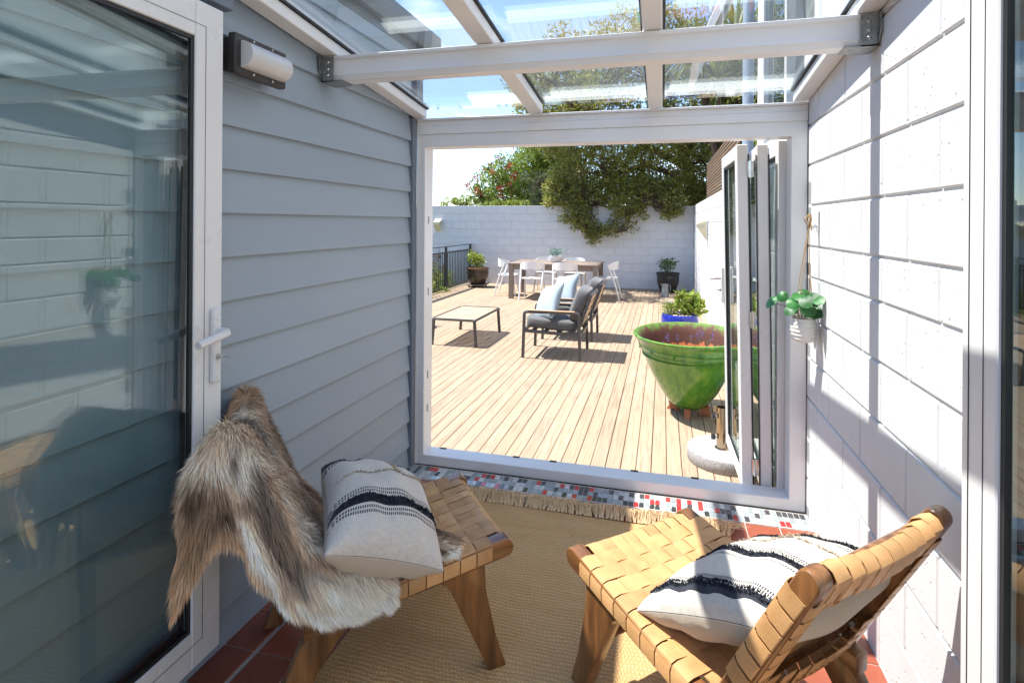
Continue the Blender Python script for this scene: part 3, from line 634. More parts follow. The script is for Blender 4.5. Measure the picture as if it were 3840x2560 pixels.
# local x runs along the stripes (towards the chair front), local y across the seat towards the far side
VL = Vector((-.788, -.6157, 0)); UL = Vector((-.6157, .788, 0))
set_frame(cl, Vector((.80, -1.14, .52)) + UL * -.145 + VL * .385, -VL * .94 + Vector((0, 0, -.34)), Vector((0, 0, 1)) - VL * .36 - UL * .16)
cr = cushion('cream cushion with black stripes leaning on the bare leather backrest in the sun', ST_R, 'cushion_cloth_b', a=.235, b=.262, h=.10, seed=4)
VR = Vector((.70, -.715, 0)); UR = Vector((-.715, -.70, 0))
set_frame(cr, Vector((1.366, -1.156, .485)) + UR * -.025 + VR * .475, VR * .90 + Vector((0, 0, .44)), Vector((0, 0, 1)) * .90 - VR * .44)

# ------------------------------------------------------------------ jute rug
rg = thing('jute_rug', 'woven natural jute rug with a tasselled end under the lounge chairs', 'rug', (1.07, -1.45, 0)); gl = wloc(rg)
NX, NY = 28, 40
def rugz(x, y): return .0085 + .0012 * math.sin(5 * x + 2 * y) + .0008 * math.sin(11 * y - 3 * x)
top_ = [[(.394 + 1.36 * i / NX, -2.62 + 2.29 * j / NY - .012 * math.sin(3 * i / NX), rugz(i * .05, j * .06)) for j in range(NY + 1)] for i in range(NX + 1)]
bot_ = [[(x, y, .0006) for x, y, z in r] for r in top_]
mr = MB().grid(top_).grid(bot_)
for A_, B_ in ((top_[0], bot_[0]), (top_[-1], bot_[-1]), ([r[0] for r in top_], [r[0] for r in bot_]), ([r[-1] for r in top_], [r[-1] for r in bot_])): mr.grid([A_, B_])
part('weave', mr, 'jute', rg, gl)
fm = MB()
for k in range(74):
    x0 = .40 + 1.345 * k / 73 + random.uniform(-.004, .004); lean = random.uniform(-.05, .05); Lk = random.uniform(.095, .14)
    for q in range(18):
        px = x0 + random.uniform(-.006, .006); sp_ = random.gauss(0, .022); L = Lk * random.uniform(.6, 1.05); hz = random.uniform(.006, .050)
        P = [(px, -.334, .009), (px + (lean + sp_) * .3 + random.gauss(0, .004), -.334 + L * .3, .012 + hz), (px + (lean + sp_) * .6 + random.gauss(0, .009), -.334 + L * .6, .010 + hz * .7), (px + (lean + sp_) * 1.0 + random.gauss(0, .012), -.334 + L * .85, .008 + hz * .35), (px + (lean + sp_) * 1.5 + random.gauss(0, .014), -.334 + L * random.uniform(.8, 1), .006 + hz * .2)]
        fm.ribbon(P, (1, random.uniform(-.4, .4), random.uniform(-.5, .5)), .0026, .0014)
part('fringe', fm, 'jute_fringe', rg, gl, smooth=0)['kind'] = 'stuff'

# ------------------------------------------------------------------ wall light on the weatherboards
wl = thing('wall_light', 'dark rectangular bulkhead light with a frosted half-round diffuser on the weatherboards', 'wall light', (.02, -1.425, 1.99))
part('back_box', MB().box((0, -.112, -.052), (.045, .112, .060), .006), 'light_body', wl)
part('cover_plate', MB().box((.0452, -.128, -.066), (.076, .128, .066), .004), 'light_body', wl)
df = [[(.0765 + .047 * math.sin(a), y, -.045 * math.cos(a)) for a in np.linspace(0, math.pi, 17)] for y in (-.104, .104)]
mdf = MB().grid(df); mdf.add([p for p in df[0]], [tuple(range(17))]); mdf.add([p for p in df[1]], [tuple(range(17))[::-1]])
part('diffuser', mdf, 'diffuser', wl, smooth=60)
for y in (-.045, .05):
    for z in (-.056, .056): part('screw', MB().lathe([(.0001, .002), (.002, .002), (.004, .003), (.005, 0), (.005, -.002)], 10), 'steel', wl, (.0765, y, z), (0, R(90), 0))

# ------------------------------------------------------------------ hanging planter on a wall hook
hk = thing('wall_hook', 'white wall hook on the block wall above the hanging planter', 'hook', (W - .003, -.205, 1.455))
part('back_plate', MB().box((-.006, -.014, -.05), (.0, .014, .05), .003), 'hook_white', hk)
part('prong', MB().tube([(-.003, 0, -.018), (-.022, 0, -.030), (-.040, 0, -.022), (-.046, 0, -.004)], [.007, .007, .006, .006], 10), 'hook_white', hk)
hp = thing('hanging_planter', 'ribbed white pot with round green leaves hanging on twine by the door', 'plant', (W - .066, -.228, .897))
PZ = .112
prof = [(.0001, 0), (.030, .0), (.044, .008)] + [(.050 + .006 * math.sin(math.pi * t) + .0016 * math.sin(t * 34), .012 + .096 * t) for t in np.linspace(0, 1, 34)] + [(.050, PZ), (.045, PZ), (.044, .09), (.0001, .088)]
part('pot', MB().lathe(prof, 36), 'ceramic_white', hp, smooth=60)
part('rim_line', MB().lathe([(.0502, PZ - .001), (.0510, PZ + .001), (.0455, PZ + .002), (.0450, PZ)], 36, cap=False), 'rim_brown', hp)
top_pt = Vector((.024, .022, .535))
for k in range(4):
    a = R(45 + 90 * k); pe = Vector((.046 * math.cos(a), .046 * math.sin(a), .098)); mid = (pe + top_pt) / 2 + Vector((random.uniform(-.006, .006), 0, 0))
    part('twine', MB().tube([pe + Vector((0, 0, -.006)), pe + Vector((.004 * math.cos(a), .004 * math.sin(a), .006)), mid, top_pt], .0021, 6), 'rope', hp)
kn = MB()
for k in range(7): kn.tube([top_pt + Vector((random.gauss(0, .006), random.gauss(0, .006), random.uniform(-.03, .01))), top_pt + Vector((random.gauss(0, .006), random.gauss(0, .006), .03)), top_pt + Vector((random.gauss(.004, .004), random.gauss(0, .004), .055))], .003, 6)
part('knot', kn, 'rope', hp)
def round_leaf(sz, curl):
    m = MB(); rings = [[(0, 0, 0)] * 15]
    for q in (.5, 1.0):
        row = []
        for j in range(15):
            a = 2 * math.pi * j / 15 + .21; r = sz * q * (1 - .35 * math.exp(-((abs((a + math.pi) % (2 * math.pi) - math.pi)) / .35) ** 2)); row.append((-r * math.cos(a) , r * .88 * math.sin(a), -curl * (q ** 2) * sz + .25 * abs(r * math.sin(a)) * q))
        rings.append(row)
    vs = [(0, 0, 0)] + rings[1] + rings[2]
    fs = [(0, 1 + j, 1 + (j + 1) % 15) for j in range(15)] + [(1 + j, 16 + j, 16 + (j + 1) % 15, 1 + (j + 1) % 15) for j in range(15)]
    return m.add(vs, fs)
rl = random.Random(5)
lv = [(-.135, .05, .175, .036), (-.05, -.05, .19, .034), (-.02, .07, .195, .034), (.02, -.06, .205, .038), (-.03, -.03, .215, .030), (.03, .03, .175, .040), (-.055, -.01, .150, .033), (.0, -.085, .165, .038), (.035, -.035, .145, .036), (-.085, .03, .205, .028), (.012, .055, .225, .026), (.038, -.085, .205, .03), (-.015, -.10, .20, .032)]
sm = MB()
for x, y, z, sz in lv:
    sm.tube([(x * .12, y * .12, .085), (x * .45, y * .45, .05 + z * .6), (x, y, z - .002)], .0016, 5)
    o = part('leaf', round_leaf(sz * 1.08, rl.uniform(.2, .5)), 'leaf_house', hp, smooth=180, norm=False)
    set_frame(o, (x, y, z), (x + rl.gauss(0, .02), y - .01, -.02), (-.35 + rl.gauss(0, .3), -.75 + rl.gauss(0, .25), .75))
part('stems', sm, 'stem', hp)

# ------------------------------------------------------------------ reindeer hide draped over the shaded chair
hide = thing('fur_hide', 'brown and cream reindeer hide draped over the lounge chair', 'hide', (.6, -1.6, 0)); h_o = hide.location
OL = Vector((.79, -1.14, .004))
def LC(u, v, z): return OL + UL * (u * .975) + VL * (v * .97) + Vector((0, 0, z * .985))
# control net: rows from the far rail to the edge hanging over the near side; columns from behind the back, over the top, down onto the seat
NET = [[(0.27, 0.82, 0.66), (0.275, 0.82, 0.72), (0.275, 0.785, 0.77), (0.28, 0.715, 0.66), (0.275, 0.63, 0.50), (0.26, 0.54, 0.40), (0.25, 0.48, 0.385)], [(0.2, 0.83, 0.66), (0.205, 0.825, 0.76), (0.205, 0.785, 0.862), (0.21, 0.71, 0.7), (0.21, 0.62, 0.51), (0.2, 0.52, 0.4), (0.2, 0.46, 0.385)], [(0.05, 0.9, 0.6), (0.05, 0.87, 0.7), (0.05, 0.79, 0.822), (0.05, 0.7, 0.65), (0.05, 0.6, 0.46), (0.05, 0.48, 0.385), (0.05, 0.36, 0.4)], [(-0.12, 0.92, 0.58), (-0.12, 0.885, 0.7), (-0.12, 0.79, 0.835), (-0.12, 0.7, 0.665), (-0.12, 0.6, 0.47), (-0.12, 0.48, 0.385), (-0.12, 0.34, 0.4)], [(-0.285, 0.904, 0.724), (-0.28, 0.876, 0.807), (-0.27, 0.826, 0.86), (-0.275, 0.744, 0.751), (-0.28, 0.665, 0.611), (-0.28, 0.552, 0.469), (-0.262, 0.387, 0.418)], [(-0.31, 0.912, 0.625), (-0.32, 0.855, 0.755), (-0.325, 0.789, 0.7), (-0.325, 0.714, 0.583), (-0.325, 0.637, 0.467), (-0.315, 0.528, 0.382), (-0.29, 0.378, 0.375)], [(-0.33, 0.929, 0.483), (-0.345, 0.826, 0.66), (-0.345, 0.745, 0.545), (-0.34, 0.67, 0.435), (-0.335, 0.591, 0.375), (-0.325, 0.501, 0.350), (-0.3, 0.385, 0.360)]]
PAW = [[(-0.006, 0.325, 0.426), (-0.088, 0.238, 0.426), (-0.159, 0.169, 0.426), (-0.228, 0.132, 0.428)], [(-0.163, 0.342, 0.441), (-0.221, 0.265, 0.446), (-0.256, 0.209, 0.444), (-0.261, 0.153, 0.432)], [(-0.234, 0.334, 0.421), (-0.267, 0.27, 0.424), (-0.295, 0.221, 0.424), (-0.304, 0.185, 0.426)]]
def catmull(p0, p1, p2, p3, t): return 0.5 * ((2 * p1) + (-p0 + p2) * t + (2 * p0 - 5 * p1 + 4 * p2 - p3) * t * t + (-p0 + 3 * p1 - 3 * p2 + p3) * t ** 3)
def surf(net, s, t):
    n, m_ = net.shape[:2]; s = min(max(s, 0), .99999) * (n - 1); t = min(max(t, 0), .99999) * (m_ - 1); i, j = int(s), int(t); fs, ft = s - i, t - j; g = lambda a, b_: net[min(max(a, 0), n - 1), min(max(b_, 0), m_ - 1)]
    return catmull(*[catmull(*[g(i + a, j + b_) for b_ in (-1, 0, 1, 2)], ft) for a in (-1, 0, 1, 2)], fs)
def tone(s, t, q):
    """pelt colour: tan flank, dark saddle, cream belly edge"""
    s = max(0, (s * 6 - 1) / 5)
    G = lambda a, b_, sa, sb: math.exp(-((s - a) / sa) ** 2 - ((t - b_) / sb) ** 2)
    wv = .05 * math.sin(17 * t + 9 * s) + .04 * math.sin(23 * s - 11 * t); s += wv; t += wv * .8
    dark = np.array((.095, .052, .030)); tan = np.array((.58, .37, .205)); crm = np.array((.95, .87, .73)); gry = np.array((.44, .325, .235)); c = tan.copy()
    c += (gry - c) * min(1, G(.15, .6, .3, .3) * .9); c += (dark - c) * min(1, .95 * G(.02, .55, .10, .25) + .75 * G(.33, .30, .09, .25))
    c += (crm - c) * min(1, .8 * G(.25, .25, .10, .2) + 1.0 * G(.62, .34, .10, .2) + .6 * G(.48, .62, .07, .25))
    c += (dark - c) * min(1, 1.0 * G(.72, .52, .09, .16) + .9 * G(.80, .16, .10, .10) + .9 * G(.57, .32, .03, .05) + .7 * G(.70, .78, .08, .15))
    c += (crm - c) * min(1, 1.3 * G(1.0, .82, .22, .30) + .9 * G(.90, .36, .08, .10) + .7 * G(.66, .95, .14, .14))
    c *= 1 + .28 * math.sin(31 * s + 13 * t) * math.sin(19 * t - 7 * s)
    c = c * 1.12 + .01
    return np.clip(c * random.uniform(.72, 1.2), 0, 1)
def pelt(net, nh, seed, Lh, flow, parent, N=26):
    random.seed(seed); net = np.array([[tuple(LC(*p)) for p in row] for row in net]) - np.array(h_o)
    G = [[surf(net, i / N, j / N) for j in range(N + 1)] for i in range(N + 1)]; Ga = np.array(G)
    du = np.gradient(Ga, axis=0); dv = np.gradient(Ga, axis=1); nn = np.cross(du, dv); nn /= np.linalg.norm(nn, axis=2)[..., None] + 1e-9
    if (nn[N // 2, N // 2] @ np.array((.6, -.8, .9))) < 0: nn = -nn
    if N > 12: Ga = Ga + nn * (np.array([[.022 * math.sin(math.pi * i / N) * max(0, math.sin(2.6 * math.pi * j / N + 9 * i / N)) for j in range(N + 1)] for i in range(N + 1)])[..., None])
    V = [tuple(p) for r in (Ga + nn * .004) for p in r] + [tuple(p) for r in (Ga - nn * .004) for p in r]; q = (N + 1) ** 2; ff = []
    for i in range(N):
        for j in range(N):
            a = i * (N + 1) + j; ff += [(a, a + 1, a + N + 2, a + N + 1), (q + a, q + a + N + 1, q + a + N + 2, q + a + 1)]
    for i in range(N):
        for a, b_ in ((i, i + 1), (N * (N + 1) + i, N * (N + 1) + i + 1), (i * (N + 1), (i + 1) * (N + 1)), (i * (N + 1) + N, (i + 1) * (N + 1) + N)): ff.append((a, b_, q + b_, q + a))
    me = bpy.data.meshes.new('skin'); me.from_pydata(V, [], ff); me.materials.append(MATS['fur_skin']); me.polygons.foreach_set('use_smooth', [True] * len(ff))
    at = me.color_attributes.new('tone', 'FLOAT_COLOR', 'POINT'); cols = []
    for rep in range(2):
        for i in range(N + 1):
            for j in range(N + 1): c = tone(i / N, j / N, 0) * .8; cols += [*c, 1]
    at.data.foreach_set('color', cols); sk = put('skin', me, parent)
    HV = []; HF = []; HC = []
    for h in range(nh):
        s, t = random.random(), random.random()
        if random.random() < .22:
            ed = random.randrange(4); eps = random.random() ** 2 * .05
            if ed == 0: s = eps
            elif ed == 1: s = 1 - eps
            elif ed == 2: t = eps
            else: t = 1 - eps
        i, j = s * N, t * N; i0, j0 = min(int(i), N - 1), min(int(j), N - 1); fi, fj = i - i0, j - j0
        bl_ = lambda A_: A_[i0, j0] * (1 - fi) * (1 - fj) + A_[i0 + 1, j0] * fi * (1 - fj) + A_[i0, j0 + 1] * (1 - fi) * fj + A_[i0 + 1, j0 + 1] * fi * fj
        p = bl_(Ga) + bl_(nn) * .004; nv = bl_(nn); su = bl_(du); sv = bl_(dv); su = su / (np.linalg.norm(su) + 1e-9); sv = sv / (np.linalg.norm(sv) + 1e-9)
        fl = flow(s, t); edge = min(s, 1 - s, t, 1 - t)
        d = su * fl[0] + sv * fl[1] + nv * (.50 if edge > .06 else .25) + np.array((0, 0, -.35)) + np.array([random.gauss(0, .10) for _ in range(3)]) + np.array([.22 * math.sin(40 * s + 9 * t), .22 * math.sin(37 * t + 5 * s), .15 * math.sin(29 * s - 31 * t)]); d /= np.linalg.norm(d)
        L = Lh * random.uniform(.6, 1.25) * (.85 if edge < .06 else 1) * (.55 + .45 * min(1, s * 2.2)) ; gdir = np.array((0, 0, -1.0)); w = np.cross(d, np.array([random.gauss(0, 1) for _ in range(3)])); w /= np.linalg.norm(w) + 1e-9
        c = tone(s, t, 1); wd_ = random.uniform(.0006, .0011); a = p - nv * .003; b_ = p + d * L * .55; e = p + d * L * .95 + gdir * L * .14; k0 = len(HV)
        HV += [a - w * wd_, a + w * wd_, b_ + w * wd_ * .9, b_ - w * wd_ * .9, e]; HF += [(k0, k0 + 1, k0 + 2, k0 + 3), (k0 + 3, k0 + 2, k0 + 4)]
        c1 = np.minimum(c * 1.25 + .02, 1); HC += [*(c * .9), 1] * 2 + [*c, 1] * 2 + [*c1, 1]
    me = bpy.data.meshes.new('fur'); me.from_pydata([tuple(x) for x in HV], [], HF); me.materials.append(MATS['fur']); at = me.color_attributes.new('tone', 'FLOAT_COLOR', 'POINT'); at.data.foreach_set('color', HC)
    fo = put('fur', me, parent); fo['kind'] = 'stuff'

pelt(NET, 84000, 3, .055, lambda s, t: (.75 * (1 if s > .3 else .2), .75 * (t - .32) * 1.6), hide)
pelt(PAW, 3200, 8, .034, lambda s, t: (.1, .9), hide, N=10)
random.seed(21)

# ------------------------------------------------------------------ deck furniture
def superbox(hx, hy, hz, e=.28, nu=18, nv=22, puff=0):
    m = MB(); P = []; sg = lambda c, p: math.copysign(abs(c) ** p, c)
    for i in range(nu + 1):
        a = -math.pi / 2 + math.pi * i / nu; row = []
        for j in range(nv):
            b_ = 2 * math.pi * j / nv; x = hx * sg(math.cos(a), e) * sg(math.cos(b_), e); y = hy * sg(math.cos(a), e) * sg(math.sin(b_), e); z = hz * sg(math.sin(a), e)
            z *= 1 + puff * (1 - (x / hx) ** 2) * (1 - (y / hy) ** 2); row.append((x, y, z))
        P.append(row + [row[0]])
    return m.grid(P)
def pillow(a, h):
    N = 20; xs = [math.sin(math.pi / 2 * (2 * i / N - 1)) for i in range(N + 1)]; pt = lambda x, y, s: (a * x * (1 - .10 * (1 - y * y) * abs(x) ** 3), a * y * (1 - .10 * (1 - x * x) * abs(y) ** 3), s * h * max(0, (1 - x * x) * (1 - y * y)) ** .45 + .004 * math.sin(7 * x + 5 * y))
    return MB().grid([[pt(x, y, 1) for y in xs] for x in xs]).grid([[pt(x, y, -1) for y in xs] for x in xs])
def armchair(label):
    """seat faces -x; origin at the middle of the footprint on the deck"""
    t = thing('garden_armchair', label, 'chair', group='grey garden armchairs'); q = .017
    for y in (-.325, .325):
        part('leg', MB().bar((-.332, y, 0), (-.316, y, .525), .032, .032, (0, 1, 0), .003), 'grey_metal', t); part('leg', MB().bar((.332, y, 0), (.318, y, .525), .032, .032, (0, 1, 0), .003), 'grey_metal', t)
        part('arm', MB().tube([(-.316, y, .50), (-.312, y, .523), (-.29, y, .533), (0, y, .536), (.29, y, .540), (.312, y, .532), (.318, y, .51)], .0175, 8), 'grey_metal', t)
        part('arm_slat', MB().box((-.27, y - .021, .549), (.27, y + .021, .560), .003), 'teak_slat', t)
        part('side_rail', MB().bar((-.325, y, .315), (.325, y, .290), .028, .035, (0, 0, 1), .003), 'grey_metal', t)
        part('back_post', MB().bar((.285, y * .86, .27), (.452, y * .86, .742), .028, .03, (0, 1, 0), .003), 'grey_metal', t)
        part('brace', MB().bar((.30, y, .30), (.33, y * .86, .36), .02, .02), 'grey_metal', t)
    part('cross_rail', MB().bar((-.325, -.325, .315), (-.325, .325, .315), .028, .035, (0, 0, 1), .003), 'grey_metal', t); part('cross_rail', MB().bar((.325, -.325, .29), (.325, .325, .29), .028, .035, (0, 0, 1), .003), 'grey_metal', t)
    part('back_rail', MB().bar((.452, -.295, .742), (.452, .295, .742), .028, .03, (0, 0, 1), .003), 'grey_metal', t)
    part('back_rail', MB().bar((.338, -.285, .42), (.338, .285, .42), .02, .03, (0, 0, 1), .003), 'grey_metal', t)
    for k in range(4): part('seat_slat', MB().box((-.24 + .15 * k, -.31, .312), (-.19 + .15 * k, .31, .326), .002), 'grey_metal', t)
    for k in range(4):
        f = .30 + .2 * k; x = .285 + .167 * f; z = .27 + .472 * f
        part('back_slat', MB().bar((x + .002, -.262, z), (x + .002, .262, z), .075, .012, (.94, 0, -.33), .002), 'teak_slat', t)
    part('seat_cushion', superbox(.31, .30, .062, .3, puff=.12), 'grey_fabric', t, (-.012, 0, .388), (0, R(3), 0), smooth=180)
    part('back_cushion', superbox(.20, .285, .075, .42, puff=.30), 'grey_fabric', t, (.30, 0, .62), (0, R(-70), 0), smooth=180)
    return t
ac = armchair('grey garden armchair with charcoal cushions, opposite the slatted coffee table'); ac.location = (.215, 3.578, ZD)
ac2 = copy_tree(ac); ac2.location = (.22, 4.655, ZD); ac2['label'] = 'grey garden armchair with charcoal cushions, the one closer to the dining table'
ac3 = copy_tree(ac); ac3.location = (-2.30, 4.45, ZD); ac3.rotation_euler = (0, 0, math.pi); ac3['label'] = 'grey garden armchair on the far side of the coffee table from the other two'
for p_, lb, rz in (((.13, 3.52, .485), 'pale blue scatter pillow on the armchair opposite the coffee table', .06), ((.14, 4.60, .50), 'pale blue scatter pillow on the armchair closer to the dining table', -.12)):
    o = tag(part('scatter_pillow', pillow(.235, .085), 'blue_fabric', smooth=180), lb, 'pillow', 'pale blue scatter pillows'); set_frame(o, p_, (.55 + rz, -.62, .2), (-.62, -.48 + rz, .38))

ct = thing('coffee_table', 'low slatted coffee table with grey metal frame on the deck', 'table', (-1.10, 4.115, ZD))
hx, hy = .285, .535
for sx in (-1, 1):
    for sy in (-1, 1): part('leg', MB().bar((sx * (hx + .012), sy * (hy - .012), 0), (sx * (hx - .012), sy * (hy - .012), .32), .036, .030, (0, 1, 0), .004), 'grey_metal', ct)
for sx in (-1, 1): part('frame_rail', MB().tube([(sx * hx, -hy, .318), (sx * hx, -hy + .03, .332), (sx * hx, hy - .03, .332), (sx * hx, hy, .318)], .017, 8), 'grey_metal', ct)
for sy in (-1, 1): part('frame_rail', MB().tube([(-hx, sy * hy, .325), (-hx + .03, sy * hy, .333), (hx - .03, sy * hy, .333), (hx, sy * hy, .325)], .017, 8), 'grey_metal', ct)
sl_ = mesh('slat', MB().box((-.268, -.0335, -.008), (.268, .0335, .008), .003), 'teak_slat')
for k in range(13): put('slat', sl_, ct, (0, -.474 + .079 * k, .334))

dt = thing('dining_table', 'weathered grey timber dining table near the end wall', 'table', (-.705, 8.625, ZD))
for k in range(8): part('plank', MB().box((-.917, -.576 + .144 * k + .002, .694), (.917, -.576 + .144 * (k + 1) - .002, .731 + random.uniform(-.001, .001)), .003), 'grey_wood', dt)
for sx in (-1, 1):
    for sy in (-1, 1): part('leg', MB().box((sx * .862 - .045, sy * .525 - .045, 0), (sx * .862 + .045, sy * .525 + .045, .6935), .004), 'grey_wood', dt)
for sy in (-1, 1): part('apron', MB().box((-.815, sy * .53 - .014, .60), (.815, sy * .53 + .014, .693), .003), 'grey_wood', dt)
for sx in (-1, 1): part('apron', MB().box((sx * .868 - .014, -.478, .601), (sx * .868 + .014, .478, .692), .003), 'grey_wood', dt)

def dining_chair(label):
    """white plastic chair facing +y, origin between the feet on the deck"""
    t = thing('dining_chair', label, 'chair', group='white dining chairs round the table')
    part('seat', superbox(.205, .205, .018, .45, 10, 24), 'plastic_white', t, (0, .03, .44), smooth=60)
    n = 22; ang = np.linspace(R(-78), R(78), n); rows = [[], [], [], []]
    for a in ang:
        f = abs(a) / R(78); x = .245 * math.sin(a); y = -.235 * math.cos(a) + .045; zt = .785 - .075 * f ** 2.4; zb = .625 - .03 * f + .05 * f ** 3
        if zt - zb < .03: zb = zt - .03
        for r_, (dx, z) in zip(rows, ((1.0, zb), (1.03, (zb + zt) / 2), (1.05, zt), (1.0, zt - .004))): r_.append((x * dx, y * dx, z))
    inn = [[(x * .955, y * .955, z) for x, y, z in r_] for r_ in rows[:3]]
    m = MB().grid(rows[:3]).grid(inn); 
    m.grid([rows[0], inn[0]]).grid([rows[2], inn[2]]); m.grid([[r_[0] for r_ in rows[:3]], [r_[0] for r_ in inn]]).grid([[r_[-1] for r_ in rows[:3]], [r_[-1] for r_ in inn]])
    part('backrest', m, 'plastic_white', t, smooth=60)
    for s in (-1, 1):
        part('leg', MB().tube([(s * .243, -.005, .715), (s * .236, -.045, .60), (s * .225, -.11, .44), (s * .222, -.17, .25), (s * .228, -.235, 0)], [.016, .018, .019, .017, .014], 8), 'plastic_white', t)
        part('leg', MB().tube([(s * .185, .15, .435), (s * .205, .19, .22), (s * .225, .225, 0)], [.018, .017, .013], 8), 'plastic_white', t)
        part('side_rail', MB().tube([(s * .222, -.12, .43), (s * .195, .14, .425)], .013, 8), 'plastic_white', t)
    return t
dc = dining_chair('white dining chair'); spots = [(-1.105, 8.055, 0), (-.44, 8.06, 3), (-1.10, 9.34, 180), (-.45, 9.33, 177), (.38, 8.62, 88), (-1.80, 8.62, -86)]
labs = ['white dining chair on the deck side of the table, clear of the armchairs', 'white dining chair on the deck side of the table, partly behind the pillows', 'white dining chair at the end-wall side of the table, nearer the railing', 'white dining chair at the end-wall side of the table, nearer the black pot', 'white moulded dining chair at the table end facing the railing', 'white moulded dining chair at the table end nearest the railing']
for i, ((x, y, a), lb) in enumerate(zip(spots, labs)):
    o = dc if i == 0 else copy_tree(dc); o.location = (x, y, ZD); o.rotation_euler = (0, 0, R(a)); o['label'] = lb
tp = thing('table_planter', 'white bowl of silvery succulent foliage on the dining table', 'plant', (-.727, 8.60, ZD + .731))
part('bowl', MB().lathe([(.0001, 0), (.095, 0), (.115, .02), (.138, .10), (.141, .142), (.133, .142), (.128, .11), (.0001, .105)], 32), 'ceramic_white', tp, smooth=60)
V, F = clumps([(random.gauss(0, .07), random.gauss(0, .07), .17 + random.uniform(-.02, .10)) for _ in range(70)], 16, .045, .030, .014); leafpart('foliage', V, F, 'leaf_silver', tp)

# railing
rl_ = thing('railing', 'dark grey metal balustrade along the open edge of the deck', 'railing', (-3.345, 7.8, ZD)); PY = [10.62, 8.947, 7.25, 5.55, 3.85, 2.15, .45]
for y in PY: part('post', MB().box((-.025, y - 7.8 - .025, 0), (.025, y - 7.8 + .025, .985), .003).box((-.045, y - 7.8 - .045, 0), (.045, y - 7.8 + .045, .012), .002), 'rail_metal', rl_)
part('top_rail', MB().box((-.032, .40 - 7.8, .986), (.032, 10.68 - 7.8, 1.005), .004), 'rail_metal', rl_)
for z in (.862, .075):
    for a, b_ in zip(PY[1:], PY[:-1]): part('rail', MB().box((-.018, a - 7.8 + .0255, z - .017), (.018, b_ - 7.8 - .0255, z + .017), .002), 'rail_metal', rl_)
bal = mesh('baluster', MB().box((-.008, -.008, .0925), (.008, .008, .8445), .001), 'rail_metal')
for a, b_ in zip(PY[1:], PY[:-1]):
    n = 15
    for k in range(1, n + 1): put('baluster', bal, rl_, (0, a + (b_ - a) * k / (n + 1) - 7.8, 0))

# outdoor wall lamps
def wall_lamp(label, loc, rz):
    t = thing('outdoor_lamp', label, 'wall lamp', loc, rz, 'cream uplight wall lamps on the deck walls')   # wall behind +y
    part('back_plate', MB().box((-.105, -.012, -.175), (.105, 0, .175), .004), 'hook_white', t)
    part('shade', MB().add([(-.095, -.013, .15), (.095, -.013, .15), (.085, -.16, .10), (-.085, -.16, .10), (-.075, -.013, -.16), (.075, -.013, -.16), (.085, -.16, .06), (-.085, -.16, .06)], [(0, 1, 2, 3), (3, 2, 6, 7), (7, 6, 5, 4), (0, 3, 7, 4), (1, 5, 6, 2), (0, 4, 5, 1)]), 'lamp_cream', t, smooth=0, bev=.006)
    part('band', MB().box((-.10, -.172, .055), (.10, -.168, .068)).box((-.10, -.168, .055), (-.096, -.012, .068)).box((.096, -.168, .055), (.10, -.012, .068)), 'steel', t, smooth=0); return t
wall_lamp('cream wall lamp on the end wall above the railing corner', (-4.25, YF - .012, 1.335), 0)
wall_lamp('cream wall lamp half hidden behind the hanging branch', (-.42, YF - .012, 1.345), 0)
wall_lamp('cream wall lamp on the side wall below the slat fence', (W - .012, 6.46, 1.335), R(-90))

# ------------------------------------------------------------------ pots and small things on the deck
def potted(name, label, loc, prof, mat, rimmat=None, n=40):
    t = thing(name, label, 'pot plant', loc); part('pot', MB().lathe(prof, n), mat, t, smooth=60); return t
def sprigs(t, cnt, h, rad, base, mat, L, W_, per=14, nm='foliage', lean=.35):
    sm = MB(); C = []
    for k in range(cnt):
        a = random.uniform(0, 6.28); r = rad * random.random() ** .5; hh = h * random.uniform(.5, 1); p0 = Vector((math.cos(a) * r * .4, math.sin(a) * r * .4, base)); p2 = Vector((math.cos(a) * r, math.sin(a) * r, base + hh)); p1 = (p0 + p2) / 2 + Vector((random.gauss(0, .02), random.gauss(0, .02), .02))
        sm.tube([p0, p1, p2], [.005, .004, .0025], 5); C += [tuple(p2), tuple(p2.lerp(p1, .35)), tuple(p1)]
    part('stem', sm, 'stem', t); V, F = clumps(C, per, h * .16 + .02, L, W_); leafpart(nm, V, F, mat, t); return C
bp2 = potted('pot_plant', 'bronze glazed pot on a wheeled stand with a yellow-green geranium', (-2.885, 9.86, ZD), [(.0001, .075), (.165, .075), (.20, .10), (.255, .24), (.268, .36), (.262, .405), (.278, .43), (.282, .462), (.262, .468), (.250, .44), (.0001, .435)], 'bronze_glaze')
part('rim', MB().lathe([(.272, .432), (.286, .438), (.288, .462), (.272, .472), (.258, .466), (.258, .440)], 40, cap=False), 'rim_brown', bp2, smooth=60); part('soil', MB().lathe([(.0001, .442), (.252, .437)], 30), 'soil', bp2)
part('stand', MB().box((-.21, -.21, .045), (.21, .21, .07), .006), 'grey_wood', bp2)
for a in range(4): part('castor', MB().tube([(-.014, 0, 0), (.014, 0, 0)], .026, 14), 'black_metal', bp2, (.19 * math.cos(R(45 + 90 * a)) * 1.2, .19 * math.sin(R(45 + 90 * a)) * 1.2, .027))
sprigs(bp2, 9, .36, .17, .44, 'leaf_lime', .075, .06, 9)
kp = potted('pot_plant', 'black glazed pot with a small leafy shrub in the wall corner', (1.56, 10.15, ZD), [(.0001, .03), (.15, .03), (.18, .06), (.235, .22), (.248, .36), (.240, .395), (.262, .415), (.268, .44), (.255, .45), (.235, .42), (.0001, .41)], 'black_glaze')
part('soil', MB().lathe([(.0001, .42), (.234, .415)], 30), 'soil', kp)
